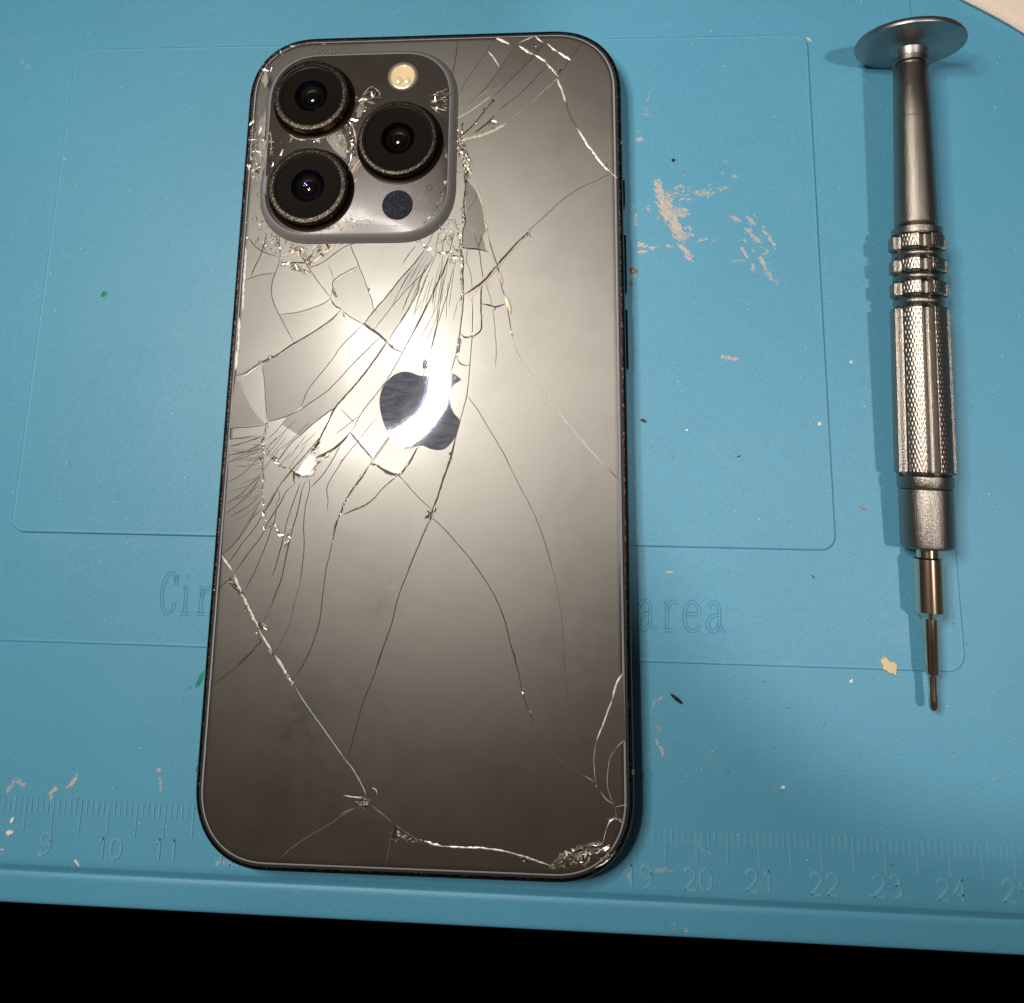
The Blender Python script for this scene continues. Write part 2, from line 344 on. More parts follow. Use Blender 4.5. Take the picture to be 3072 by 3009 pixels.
M['floor'] = mat('dark_floor', (0.004, 0.004, 0.004), 0.9, spec=0)
M['lamp_body'] = mat('lamp_housing', (0.3, 0.3, 0.3), 0.5)
m = bpy.data.materials.new('lamp_tube'); m.use_nodes = True; M['tube'] = m
b = m.node_tree.nodes['Principled BSDF']; b.inputs['Emission Color'].default_value = (1.0, 0.94, 0.855, 1); b.inputs['Emission Strength'].default_value = RING_E
b.inputs['Base Color'].default_value = (0.8, 0.8, 0.8, 1)

# ---------------------------------------------------------------- ring lamp over the bench (its reflection is the white arc on the logo)
lamp = empty('ring_lamp'); tag(lamp, 'round ring lamp glowing above the mat, mirrored as an arc in the logo', 'lamp')
q = Vector(RING_AIM - RING_POS).to_track_quat('-Z', 'Y'); R4 = Matrix.Translation(Vector(RING_POS) * K) @ q.to_matrix().to_4x4()
lamp.matrix_world = R4
def lring(prof, name, mt): return lathe(name, prof, mt, lamp, n=72)
lring([(RING_IN, 0), (RING_OUT, 0)], 'lamp_tube', M['tube'])
sharp(lring([(RING_IN, 0.0), (RING_IN - 2, 0.0), (RING_IN - 2, 14), (RING_OUT + 2, 14), (RING_OUT + 2, 0.0), (RING_OUT, 0.0), (RING_OUT, 1.5), (RING_IN, 1.5), (RING_IN, 0)], 'lamp_housing', M['lamp_body']))
lamp.children[1].location.z = 0.003

# ---------------------------------------------------------------- floor, desk, mat
tag(mesh('floor', [(-3000, -3000, -700), (3000, -3000, -700), (3000, 3000, -700), (-3000, 3000, -700)], [(0, 1, 2, 3)], M['floor']), kind='structure')
def box(name, x0, x1, y0, y1, z0, z1, mt, parent=None):
    V = [(x, y, z) for z in (z0, z1) for x, y in ((x0, y0), (x1, y0), (x1, y1), (x0, y1))]
    F = [(3, 2, 1, 0), (4, 5, 6, 7), (0, 1, 5, 4), (1, 2, 6, 5), (2, 3, 7, 6), (3, 0, 4, 7)]
    return mesh(name, V, F, mt, parent)
tag(box('desk', -330, 420, -74, 420, -30, -3.3, M['desk']), kind='structure')
MA = -0.0105
mroot = empty('silicone_mat'); mroot.rotation_euler.z = MA
tag(mroot, 'blue silicone work mat with embossed ruler, dirty, under the cracked phone', 'mat')
def ML(u, v, z=0):            # pixel -> mat-local mm
    x, y, _ = W(u, v, z); c, s = math.cos(-MA), math.sin(-MA); return (x * c - y * s, x * s + y * c)
e0 = (ML(0, 2592)[1] + ML(3072, 2745)[1]) / 2; e1 = (ML(0, 2703, -1)[1] + ML(3072, 2879, -1)[1]) / 2
prof = [(260, -3), (260, -.6), (259.4, 0), (120, 0), (40, 0), (-20, 0), (e0 + 1.2, 0), (e0 + .25, -.03), (e0 + .05, -.10), (e0 - .15, -.22), (e0 - 1.0, -.80), (e0 - 1.15, -.86), (e0 - 1.3, -.82), (e0 - 1.6, -.70), (e0 - 1.9, -.66),
        (e0 - 2.3, -.67), (e1 + 1.2, -.95), (e1 + .6, -1.0), (e1 + .25, -1.15), (e1 + .05, -1.45), (e1, -1.9), (e1, -3)]
xs = [-210 + i * 12 for i in range(45)]
o = loft('mat_base', [[(x, y + 0.35 * math.sin(x * .013), z) for (y, z) in prof] for x in xs], M['mat'], mroot, closed=True); sharp(o, 60)
# flip check not needed: double sided
def slab(name, poly_rings, mt): return sharp(loft(name, poly_rings, mt, mroot, cap_top=True), 50)
def panel(name, x0, x1, y0, y1, r, z0, z1, mt):
    rr = []
    for ins, z in ((-.05, z0 - .05), (0.0, z0), (.06, z1 - .06), (.14, z1 + .02), (.28, z1 + .05), (.42, z1 + .04), (.62, z1)):
        rr.append([(x, y, z) for x, y in rrect(x1 - x0, y1 - y0, r, ins, 8, (x0 + x1) / 2, (y0 + y1) / 2, 2.0)])
    o = slab(name, rr, mt); o.data.polygons[len(o.data.polygons) - 1].use_smooth = False; return o
bx = ML(2872, 1700)[0]; by = ML(2700, 2012)[1]
o = panel('middle_panel', -175, bx, by, 170, 3.0, 0, .24, M['mat']); o['label'] = 'wide flat panel with a faint outline around the raised pad'
pl = (ML(205, 300)[0] + ML(60, 1500)[0]) / 2; pr = (ML(2436, 400)[0] + ML(2495, 1500)[0]) / 2
pt = (ML(600, 147)[1] + ML(2200, 112)[1]) / 2; pb = (ML(300, 1605)[1] + ML(2200, 1641)[1]) / 2
o = panel('raised_pad', pl, pr, pb, pt, 2.6, .24, .90, M['mat']); o['label'] = 'raised rectangular pad with rounded corners under the phone'
# ruler
def st(P, closed=False): return P
ry = ML(2273, 2495)[1]; rx0 = ML(2273.6, 2495)[0]; cmw = 9.933
rb = MB()
for k in range(-60, 60):
    x = rx0 + (k / 10) * cmw; big = (k % 5 == 0)
    if not (-85 < x < 125): continue
    rb.ridge([(x, ry), (x - .0, ry - (2.5 if not big else 5.3) / 2), (x, ry - (2.3 if not big else 5.3))], .32, -0.01, .17, 0, .12, taper=False, flip=1)
for k in range(-130, -59):
    x = rx0 + (k / 10) * cmw; big = (k % 5 == 0)
    rb.ridge([(x, ry), (x, ry - (2.3 if not big else 5.3))], .32, -0.01, .17, 0, .12, taper=False, flip=1)
o = rb.build('ruler_scale', M['mat_line'], mroot, smooth=False); o['label'] = 'embossed row of millimetre ticks along the front edge'
FONT = {
 '0': [[(.5, 0), (.15, .15), (0, .5), (0, .9), (.15, 1.3), (.5, 1.45), (.85, 1.3), (1, .9), (1, .5), (.85, .15), (.5, 0)]],
 '1': [[(.15, 1.1), (.45, 1.25), (.6, 1.45)], [(.6, 1.45), (.6, .7), (.6, 0)]],
 '2': [[(0, 1.1), (.15, 1.35), (.5, 1.45), (.85, 1.3), (.95, 1.0), (.75, .65), (.35, .3), (0, 0)], [(0, 0), (.5, 0), (1, 0)]],
 '3': [[(.05, 1.2), (.25, 1.4), (.55, 1.45), (.88, 1.25), (.85, .95), (.45, .78)], [(.45, .78), (.85, .68), (1, .4), (.85, .1), (.5, 0), (.15, .08), (0, .3)]],
 '4': [[(.75, 0), (.75, .7), (.75, 1.45)], [(.75, 1.45), (.35, .9), (0, .4)], [(0, .4), (.5, .4), (1, .4)]],
 '5': [[(.9, 1.45), (.5, 1.45), (.2, 1.45)], [(.2, 1.45), (.12, 1.1), (.08, .75)], [(.08, .75), (.4, .92), (.75, .85), (1, .5), (.85, .12), (.5, 0), (.15, .08), (0, .3)]],
 '9': [[(.08, .25), (.25, .05), (.5, 0), (.82, .2), (.98, .6), (.98, 1.0), (.8, 1.35), (.5, 1.45), (.18, 1.35), (.03, 1.0), (.15, .68), (.48, .55), (.8, .68), (.97, .95)]],
 'C': [[(1, 1.05), (.95, 1.3), (.7, 1.5), (.4, 1.5), (.12, 1.2), (0, .75), (.12, .3), (.4, 0), (.7, 0), (.95, .2), (1, .4)], [(1, 1.05), (1, 1.25), (1, 1.5)]],
 'i': [[(.2, .98), (.4, 1.0), (.5, 1.02)], [(.5, 1.02), (.5, .5), (.5, 0)], [(.15, 0), (.5, 0), (.85, 0)], [(.42, 1.35), (.5, 1.4), (.58, 1.45)]],
 'r': [[(.1, .98), (.25, 1.0), (.35, 1.0)], [(.35, 1.0), (.35, .5), (.35, 0)], [(.1, 0), (.35, 0), (.7, 0)], [(.35, .6), (.5, .85), (.7, 1.0), (.9, .98), (1, .88)]],
 'e': [[(.05, .58), (.5, .58), (.95, .58)], [(.95, .58), (.88, .85), (.5, 1.02), (.15, .85), (0, .5), (.12, .15), (.5, 0), (.8, .05), (.97, .22)]],
 'a': [[(.08, .78), (.2, .95), (.45, 1.02), (.7, .92), (.75, .7), (.75, .35), (.8, .08), (1, .02), (1.05, .12)], [(.75, .58), (.4, .55), (.1, .42), (0, .22), (.15, .03), (.4, 0), (.62, .12), (.75, .3)]],
}
def write(name, s, x, y, w, h, gap, z, t, label, outline=False):
    b = MB()
    for ch in s:
        for P in FONT[ch]:
            Q = catmull([(x + px * w, y + py * h) for px, py in P], .35 if not outline else .3)
            if outline:
                for sgn in (-1, 1):
                    R = []
                    for i in range(len(Q)):
                        a = Q[max(0, i - 1)]; c = Q[min(len(Q) - 1, i + 1)]; d = np.array(c) - np.array(a); d = d / (np.linalg.norm(d) or 1)
                        R.append((Q[i][0] - d[1] * sgn * .26, Q[i][1] + d[0] * sgn * .26))
                    b.ridge(R, .16, z - .01, t, 0, 0, taper=False)
            else: b.ridge(Q, .48, z - .01, t, 0, .05, taper=False, flip=1)
        x += gap
    o = b.build(name, M['mat_line'] if not outline else M['mat'], mroot); o['label'] = label; return o
for u, v, s in ((120, 2558, '9'), (288, 2573, '10'), (458, 2577, '11'), (645, 2592, '12'), (1875, 2657, '19'), (2054, 2669, '20'), (2240, 2673, '21'), (2434, 2683, '22'), (2623, 2689, '23'), (2815, 2700, '24'), (3012, 2705, '25')):
    x, y = ML(u, v); write('number_mark', s, x, y, 1.75, 2.2, 2.5, 0, .20, 'embossed ruler number ' + s)
x, y = ML(480, 1838, .24); write('lettering', 'Cir', x, y, 2.5, 4.5, 3.25, .24, .12, 'embossed letters Cir left of the phone', True)
x, y = ML(1916, 1888, .24); write('lettering', 'area', x, y, 2.6, 4.7, 3.9, .24, .12, 'embossed word area right of the phone', True)

# ---------------------------------------------------------------- phone
ph = empty('smartphone', (0, 0, .5)); PZ = -.5
tag(ph, 'graphite smartphone lying face down with shattered back glass and three cameras', 'phone')
MZ = .5   # thickness of the pad under it; data z below are absolute, the phone sits on the pad
def P_(o): o.location.z -= .5 * K; return o
ZB = .5
fp = [(1.2, .9), (.5, 1.0), (.15, 1.25), (0, 1.7), (0, 6.1), (.06, 6.55), (.26, 6.9), (.55, 7.08), (.85, 7.12), (1.12, 7.12), (1.17, 6.9), (1.2, 6.7)]
rings = [[(x, y, z) for x, y in rrect(71.5, 146.7, 13.0, ins, 18)] for ins, z in fp]
frame = loft('frame', rings, None, ph, cap_bot=True, mats=[M['frame'], M['frame_edge'], M['gap']], ringmat=[0, 0, 0, 0, 0, 0, 0, 1, 2, 2, 2]); sharp(P_(frame), 60)
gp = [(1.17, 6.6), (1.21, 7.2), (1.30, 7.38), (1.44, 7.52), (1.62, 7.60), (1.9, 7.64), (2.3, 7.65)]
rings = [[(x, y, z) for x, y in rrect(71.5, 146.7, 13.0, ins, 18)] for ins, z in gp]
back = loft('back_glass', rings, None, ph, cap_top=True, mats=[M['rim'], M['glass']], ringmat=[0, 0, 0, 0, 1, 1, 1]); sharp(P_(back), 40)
back['label'] = 'shattered matte graphite back glass'
def sidebit(name, x0, x1, y0, y1, z0, z1, mt, parent=ph, label=None):
    o = box(name, x0, x1, y0, y1, z0, z1, mt, parent)
    md = o.modifiers.new('b', 'BEVEL'); md.width = .12 * K; md.segments = 2
    if parent is ph: P_(o)
    if label: o['label'] = label
    return o
def wy(v, u=1880, z=5): return W(u, v, z)[1]
sidebit('mute_switch', 35.6, 36.15, wy(618), wy(542), 2.6, 5.4, M['frame'])
sidebit('volume_button', 35.6, 36.2, wy(878), wy(706), 2.6, 5.4, M['frame'])
sidebit('volume_button', 35.6, 36.2, wy(1108), wy(930), 2.6, 5.4, M['frame'])
def band(x0, x1, y0, y1):
    o = box('antenna_band', x0, x1, y0, y1, 1.6, 6.95, M['band'], frame)
for v in (440, 2305): y = wy(v, 1885); band(35.2, 35.77, y - .35, y + .35)
for v in (2300,): y = wy(v, 600); band(-35.77, -35.2, y - .35, y + .35)
y = wy(560, 715); band(-35.77, -35.2, y - .35, y + .35)

def wp(zone, pts, z=7.65):
    ox, oy, s = zone; return [W(ox + x * s, oy + y * s, z)[:2] for x, y in pts]
s7 = 700 / 1904
Z1, Z2, Z3, Z4, Z5, Z6, Z7, Z8 = (700, 60, s7), (1300, 60, s7), (620, 700, s7), (1200, 700, s7), (600, 1300, s7), (1200, 1300, 720 / 1904), (560, 1950, s7), (1220, 1950, s7)
GZ = 7.65
# logo
body = [(195, 1166), (150, 1158), (100, 1138), (45, 1128), (-25, 1143), (-85, 1185), (-138, 1250), (-163, 1330), (-166, 1400), (-153, 1480), (-125, 1570), (-83, 1655), (-45, 1712), (0, 1748), (45, 1762),
        (100, 1750), (150, 1733), (195, 1735), (250, 1758), (310, 1769), (370, 1755), (420, 1708), (460, 1640), (487, 1530), (445, 1475), (412, 1405), (402, 1330), (415, 1268), (450, 1225), (497, 1198), (455, 1158), (405, 1135), (340, 1130), (280, 1145), (235, 1162)]
leaf = [(187, 1106), (186, 1062), (205, 1015), (235, 975), (275, 948), (283, 985), (272, 1030), (248, 1072), (215, 1100)]
def patch(name, pts2, z, h, mt, parent, label=None, tilt=None, smooth=True, inset=.06):
    c = np.mean(pts2, 0); n = len(pts2)
    top = [(x, y, z + h) for x, y in pts2]
    bot = [(c[0] + (x - c[0]) * 1.004, c[1] + (y - c[1]) * 1.004, z - .01) for x, y in pts2]
    F = [tuple(range(n)) if True else None] + [(n + i, n + (i + 1) % n, (i + 1) % n, i) for i in range(n)]
    o = mesh(name, top + bot, F, mt, parent)
    if tilt:
        me = o.data; t = Vector((tilt[0], tilt[1], 1)).normalized()
        if me.polygons[0].normal.z < 0: me.flip_normals()
        me.polygons.foreach_set('use_smooth', [True] * len(me.polygons))
        nl = []
        for p_ in me.polygons:
            for _ in p_.loop_indices: nl.append(t if p_.index == 0 else p_.normal.copy())
        me.normals_split_custom_set(nl)
    if label: o['label'] = label
    return o
lg = catmull(wp(Z4, body + body[:1]), .4)[:-1]
logo = patch('logo', [tuple(p) for p in lg], GZ, .036, M['logo'], back, 'mirror finish apple shaped logo'); 
lf = catmull(wp(Z4, leaf + leaf[:1]), .3)[:-1]
# join the leaf into the logo mesh as a second island
me = logo.data; V = [tuple(c / K for c in v.co) for v in me.vertices]; F = [tuple(p.vertices) for p in me.polygons]
b0 = len(V); V += [(x, y, GZ + .036) for x, y in lf]; F.append(tuple(range(b0, b0 + len(lf))))
me.clear_geometry(); me.from_pydata([(a * K, b_ * K, c * K) for a, b_, c in V], [], F); me.update()

# tilted shards of the back glass: polygon, tilt (dx, dy)
SH = [
 (Z2, [(270, 1300), (350, 1400), (410, 1560), (430, 1720), (400, 1760), (432, 1885), (240, 1862), (240, 1720), (265, 1600), (265, 1400)], (.115, .03), 'narrow dark shard below the cameras'),
 (Z3, [(240, 1165), (280, 1230), (340, 1360), (400, 1460), (475, 1555), (180, 1590), (205, 1400), (232, 1200)], (-.03, -.035), 'grey wedge shard at the left edge'),
 (Z3, [(1040, 385), (1235, 285), (1285, 375), (1320, 480), (1362, 620), (1280, 738), (1170, 680), (1095, 620), (1045, 585), (1030, 470)], (.01, .035), None),
 (Z3, [(1095, 630), (1170, 685), (1275, 745), (1100, 920), (960, 1110), (870, 1220), (770, 1420), (660, 1490), (500, 1535), (478, 1350), (470, 1200), (455, 1070), (560, 1005), (710, 905), (880, 805), (1020, 705)], (-.045, -.03), None),
 (Z3, [(320, 400), (555, 325), (530, 450), (540, 560), (595, 670), (700, 880), (560, 995), (430, 1055), (250, 1150), (240, 1100), (285, 700)], (-.02, .01), None),
 (Z3, [(600, 675), (760, 645), (870, 610), (1010, 530), (1090, 620), (1020, 695), (880, 795), (712, 893), (645, 765)], (-.03, -.01), None),
 (Z3, [(1460, 915), (1600, 975), (1540, 1080), (1460, 1210), (1360, 1340), (1260, 1470), (1215, 1540), (1085, 1425), (1190, 1265), (1290, 1140)], (.012, .004), 'bright shard left of the logo'),
 (Z3, [(1260, 1475), (1460, 1215), (1590, 975), (1640, 890), (1830, 960), (1775, 1120), (1600, 1480), (1495, 1655), (1350, 1850), (1240, 1705), (1175, 1622)], (-.010, .018), None),
 (Z3, [(1275, 748), (1340, 790), (1410, 840), (1468, 892), (1380, 1020), (1290, 1140), (1190, 1260), (1050, 1420), (930, 1500), (860, 1560), (760, 1650), (620, 1560), (660, 1490), (770, 1435), (815, 1300), (870, 1220), (960, 1110), (1100, 920)], (-.042, -.03), None),
 (Z3, [(1372, 625), (1590, 360), (1780, 140), (1850, 190), (1780, 320), (1740, 400), (1700, 520), (1600, 690), (1478, 882), (1410, 828), (1340, 780), (1285, 740)], (-.02, .045), None),
 (Z3, [(1080, 1430), (1210, 1550), (1130, 1580), (1170, 1625), (1100, 1700), (1010, 1765), (930, 1810), (925, 1680), (960, 1610)], (.041, .044), 'bright shard beside the dark wedge'),
 (Z5, [(1410, 215), (1550, 20), (1700, -150), (1790, 90), (1730, 200), (1650, 320), (1600, 335), (1450, 262)], (-.018, .060), 'bright pentagonal shard under the logo'),
 (Z5, [(900, 175), (940, 185), (925, 330), (840, 350), (790, 320), (850, 225)], (.045, .045), 'small white splinter left of centre'),
 (Z5, [(240, 50), (500, 30), (510, 150), (515, 400), (505, 480), (420, 680), (300, 880), (180, 985), (200, 665), (225, 400)], (-.012, -.018), 'darker strip of fan shaped slivers'),
 (Z8, [(1560, 740), (1710, 285), (1765, 195), (1780, 740), (1700, 800), (1640, 900), (1640, 1100), (1545, 1070), (1530, 880)], (.012, .0), None),
 (Z2, [(500, 155), (820, 140), (910, 190), (800, 320), (600, 520), (420, 560), (540, 400), (660, 215)], (.006, .02), None),
 (Z4, [(530, 505), (600, 455), (660, 430), (660, 790), (590, 850), (525, 840), (495, 790), (515, 620)], (.01, -.01), None),
 (Z4, [(500, 830), (585, 860), (575, 1000), (565, 1075), (490, 1060), (450, 1010), (470, 900)], (.01, -.005), None),
]
dz = .016
for zn, pts, tl, lb in SH:
    patch('glass_shard', wp(zn, pts), GZ, dz, M['shard'], back, lb, tl); dz += .0012
HZ = GZ + .042

# cracks: width mm, kind, points
D, T_, LW, CR_ = 0, 1, 2, 3     # dark, tan, white, cream
CK = [
 (Z3, [(.42, LW, [(322, 110), (318, 230), (305, 400), (298, 560), (292, 650)]), (.45, LW, [(268, 685), (262, 850), (248, 1000), (236, 1120)]), (.16, D, [(1170, 95), (1215, 200), (1240, 265), (1285, 370), (1320, 470), (1345, 540), (1362, 610), (1395, 650)]),
  (.16, D, [(1240, 265), (1130, 320), (1035, 385), (1028, 450), (1012, 525)]), (.22, LW, [(1235, 290), (1130, 338), (1045, 392)]),
  (.12, T_, [(1030, 370), (1020, 320), (990, 260)]),
  (.16, D, [(680, 80), (740, 140), (800, 230), (835, 285), (900, 380), (960, 460), (1015, 530)]),
  (.26, D, [(1015, 530), (1045, 590), (1095, 620)]), (.16, D, [(1095, 620), (1170, 680), (1275, 740)]),
  (.42, D, [(1275, 738), (1340, 780), (1410, 830), (1470, 885)]), (.2, D, [(1470, 885), (1520, 940), (1600, 972)]),
  (.15, D, [(1012, 525), (960, 570), (870, 605), (760, 640), (595, 665)]),
  (.24, D, [(1095, 622), (1020, 700), (880, 800), (710, 900), (560, 1000), (430, 1060), (330, 1130), (250, 1160)]), (.15, LW, [(1070, 660), (1010, 722), (885, 812), (715, 912), (565, 1012)]),
  (.25, LW, [(440, 1075), (360, 1130), (265, 1195)]),
  (.14, D, [(600, 200), (570, 300), (535, 400), (530, 500), (560, 600), (595, 670), (640, 760), (690, 850), (708, 900)]),
  (.14, D, [(310, 385), (420, 345), (555, 320)]), (.16, D, [(490, 0), (470, 90), (430, 200), (385, 290), (360, 355)]),
  (.16, D, [(330, 20), (380, 90), (440, 140), (520, 175), (590, 190)]), (.3, CR_, [(590, 190), (700, 165), (790, 140)]), (.24, D, [(625, 245), (720, 240), (820, 240)]),
  (.16, D, [(835, 285), (950, 235), (1080, 140), (1160, 95), (1300, 60)]), (.18, D, [(880, 140), (855, 180), (830, 230)]),
  (.12, D, [(590, 0), (595, 90), (600, 200)]), (.5, CR_, [(860, 250), (940, 180), (1060, 90)]), (.35, CR_, [(700, 215), (740, 170), (790, 90)]),
  (.2, D, [(1780, 130), (1700, 240), (1590, 360), (1480, 500), (1370, 625), (1285, 740)]), (.15, D, [(1275, 745), (1100, 920), (1040, 1010), (960, 1110), (870, 1220), (815, 1300), (770, 1420)]),
  (.14, D, [(1850, 190), (1780, 310), (1640, 450), (1520, 590), (1370, 780)]), (.1, T_, [(1330, 815), (1295, 865)]),
  (.17, D, [(1410, 850), (1300, 960), (1180, 1080), (1080, 1190), (980, 1290), (880, 1360), (770, 1435), (660, 1490), (500, 1540)]),
  (.14, D, [(1790, 260), (1740, 400), (1700, 520), (1600, 690), (1480, 880)]),
  (.26, D, [(1470, 890), (1380, 1020), (1290, 1140), (1190, 1260), (1120, 1340), (1050, 1420), (1000, 1520), (950, 1620), (900, 1720), (840, 1790)]),
  (.16, D, [(1904, 370), (1850, 480), (1780, 620), (1700, 780), (1600, 970), (1540, 1080), (1460, 1210), (1360, 1340), (1260, 1470), (1200, 1590), (1170, 1622)]),
  (.14, D, [(1250, 1490), (1190, 1530), (1130, 1580), (1050, 1640)]),
  (.13, D, [(1904, 620), (1850, 860), (1830, 960)]), (.13, T_, [(1805, 1030), (1770, 1150), (1700, 1310), (1600, 1480), (1500, 1650)]), (.14, D, [(1500, 1650), (1430, 1760), (1350, 1860)]),
  (.2, D, [(1170, 1625), (1240, 1710), (1310, 1790), (1355, 1845)]), (.2, D, [(1170, 1625), (1100, 1700), (1010, 1770), (930, 1810), (890, 1830)]),
  (.13, D, [(1085, 1425), (1150, 1490), (1215, 1550)]), (.17, D, [(1050, 1420), (960, 1480), (850, 1570), (760, 1650), (690, 1710), (620, 1800), (570, 1870)]),
  (.1, D, [(1380, 1515), (1300, 1610), (1230, 1700), (1140, 1810), (1080, 1880)]),
  (.15, T_, [(450, 1080), (470, 1200), (478, 1350), (490, 1520)]), (.12, LW, [(280, 1230), (340, 1360), (400, 1460), (470, 1555)]), (.3, LW, [(245, 1165), (262, 1195), (282, 1232)]),
  (.15, D, [(180, 1590), (300, 1585), (400, 1575), (480, 1560)]), (.1, D, [(180, 1680), (300, 1665), (360, 1650)]), (.12, D, [(180, 1745), (300, 1710), (460, 1650)]),
  (.1, D, [(180, 1810), (330, 1775), (450, 1720)]), (.12, D, [(180, 1865), (320, 1800), (450, 1750)]), (.1, D, [(840, 1540), (740, 1640), (620, 1760)]), (.08, D, [(900, 1620), (800, 1710), (760, 1750)]),
  (.1, D, [(660, 1500), (580, 1600), (500, 1680)]), (.08, D, [(730, 1520), (600, 1650), (490, 1740)])]),
 (Z4, [(.14, D, [(130, 100), (80, 160), (20, 250)]), (.14, D, [(215, 250), (160, 400), (150, 470), (80, 600), (0, 740)]), (.14, D, [(350, 180), (330, 330), (270, 480), (180, 680), (80, 860), (0, 1010)]),
  (.24, D, [(395, 200), (345, 330), (315, 380)]), (.13, D, [(455, 240), (420, 340), (390, 480), (340, 640), (300, 770), (260, 930)]), (.08, D, [(360, 360), (330, 520), (250, 700), (150, 880)]),
  (.07, D, [(440, 300), (420, 450), (400, 600)]), (.07, D, [(300, 160), (240, 300), (165, 500)]), (.07, D, [(360, 450), (300, 680), (210, 900)]), (.07, D, [(180, 540), (120, 660)]), (.07, D, [(470, 560), (435, 710)]),
  (.1, D, [(320, 0), (290, 130)]), (.1, D, [(270, 0), (215, 120)]), (.1, D, [(200, 0), (150, 60)]), (.12, D, [(440, 0), (420, 90), (395, 200)]), (.1, D, [(380, 0), (350, 90), (350, 180)]),
  (.3, D, [(490, 110), (515, 230), (510, 350), (520, 470)]), (.18, D, [(520, 470), (515, 600), (500, 720), (490, 800), (470, 900), (450, 1010), (415, 1130)]), (.08, T_, [(415, 1130), (370, 1230), (330, 1340)]),
  (.3, D, [(490, 810), (530, 852), (585, 840)]), (.5, T_, [(495, 860), (475, 950), (462, 1010)]), (.2, D, [(460, 1010), (490, 1060), (530, 1078), (570, 1075)]),
  (.16, D, [(590, 500), (592, 700), (588, 850), (575, 1000), (565, 1150), (545, 1320), (520, 1420), (490, 1530), (450, 1680), (400, 1850), (380, 1904)]),
  (.22, D, [(662, 420), (660, 600), (665, 700), (660, 790), (590, 850)]), (.15, D, [(600, 0), (640, 120), (665, 280), (680, 380)]), (.1, D, [(700, 400), (745, 560), (760, 640), (780, 850), (785, 990), (780, 1090)]),
  (.1, D, [(555, 130), (540, 220), (575, 320), (590, 450)]), (.24, D, [(665, 575), (740, 590), (780, 600), (860, 575)]), (.2, D, [(500, 110), (560, 125), (640, 130), (720, 150)]),
  (.3, CR_, [(700, 0), (740, 140), (790, 270)]), (.16, D, [(712, 0), (752, 140), (797, 270), (830, 440), (870, 560), (890, 680), (910, 830)]), (.8, CR_, [(800, 310), (825, 360), (838, 420)]), (.75, CR_, [(855, 500), (885, 570), (903, 660)]),
  (.3, LW, [(910, 830), (925, 900), (960, 980)]), (.22, LW, [(960, 980), (1060, 1140), (1200, 1340), (1400, 1590), (1600, 1820), (1680, 1904)]),
  (.26, D, [(1060, 0), (980, 50), (880, 160), (790, 260)]), (.3, D, [(790, 265), (690, 380), (600, 450), (530, 500)]), (.2, CR_, [(1000, 52), (890, 170), (800, 280), (700, 395), (610, 470), (540, 515)]),
  (.3, CR_, [(565, 520), (580, 560)]), (.25, CR_, [(650, 430), (615, 490), (600, 520)]), (.13, D, [(545, 1320), (640, 1450), (740, 1620), (830, 1770), (900, 1904)])]),
 (Z2, [(.15, D, [(200, 150), (190, 250), (165, 400), (155, 460)]), (.12, T_, [(500, 150), (410, 290), (280, 480), (220, 590)]), (.1, D, [(660, 215), (540, 400), (420, 560), (330, 650), (220, 720)]),
  (.1, D, [(910, 190), (800, 320), (600, 520), (500, 620)]), (.1, D, [(930, 370), (730, 580), (620, 670), (540, 730)]), (.12, CR_, [(1010, 490), (900, 580), (810, 670), (700, 760), (600, 840)]),
  (.5, CR_, [(600, 842), (500, 900), (400, 940), (300, 962), (210, 990)]), (.1, D, [(1210, 180), (1130, 300), (1050, 420), (1010, 480)]), (.1, T_, [(1100, 140), (1040, 230), (960, 330)]),
  (.4, CR_, [(690, 205), (760, 250), (820, 285)]), (.35, LW, [(820, 280), (900, 330), (950, 380), (1000, 440), (1025, 465)]), (.3, CR_, [(980, 500), (1010, 485), (1040, 540)]),
  (.4, LW, [(1010, 490), (1050, 580), (1080, 680)]), (.24, T_, [(1080, 680), (1130, 790), (1180, 890)]), (.34, LW, [(1180, 890), (1240, 990), (1320, 1100), (1380, 1180), (1450, 1250)]), (.2, D, [(1060, 620), (1120, 790), (1170, 880)]),
  (.4, LW, [(1450, 1250), (1480, 1275), (1500, 1290)]), (.18, T_, [(1440, 1255), (1350, 1300), (1200, 1370), (1050, 1470), (920, 1590), (800, 1700), (740, 1760), (600, 1900)]),
  (.4, LW, [(930, 195), (1010, 260)]), (.5, LW, [(1015, 262), (1070, 295), (1122, 330)]), (.3, LW, [(445, 250), (500, 320), (540, 380)]), (.5, CR_, [(510, 150), (570, 170), (625, 200)]), (.2, CR_, [(690, 190), (760, 160), (830, 130)]),
  (.3, LW, [(830, 130), (860, 160), (895, 185)]), (.2, D, [(240, 940), (330, 850), (420, 740), (490, 650)]), (.2, LW, [(110, 850), (300, 745), (480, 615)]), (.14, CR_, [(200, 740), (330, 650), (480, 560)]), (.3, D, [(340, 920), (430, 850), (510, 770)]),
  (.45, CR_, [(60, 890), (110, 880), (170, 900)]), (.6, CR_, [(130, 930), (190, 980), (210, 1000)]), (.3, CR_, [(300, 1290), (350, 1370), (400, 1500), (420, 1620), (440, 1740), (460, 1850), (475, 1904)]),
  (.2, D, [(250, 1250), (262, 1350), (248, 1500), (262, 1650), (240, 1720), (240, 1860)]), (.1, T_, [(380, 1380), (330, 1480), (275, 1560)]), (.14, D, [(235, 1860), (350, 1865), (430, 1885)]), (.1, LW, [(300, 1650), (330, 1760), (355, 1860)]),
  (.12, D, [(90, 1630), (185, 1632)]), (.12, D, [(180, 1630), (190, 1700), (220, 1720)]), (.12, D, [(170, 1235), (230, 1245)]), (.25, D, [(400, 1750), (370, 1850)])]),
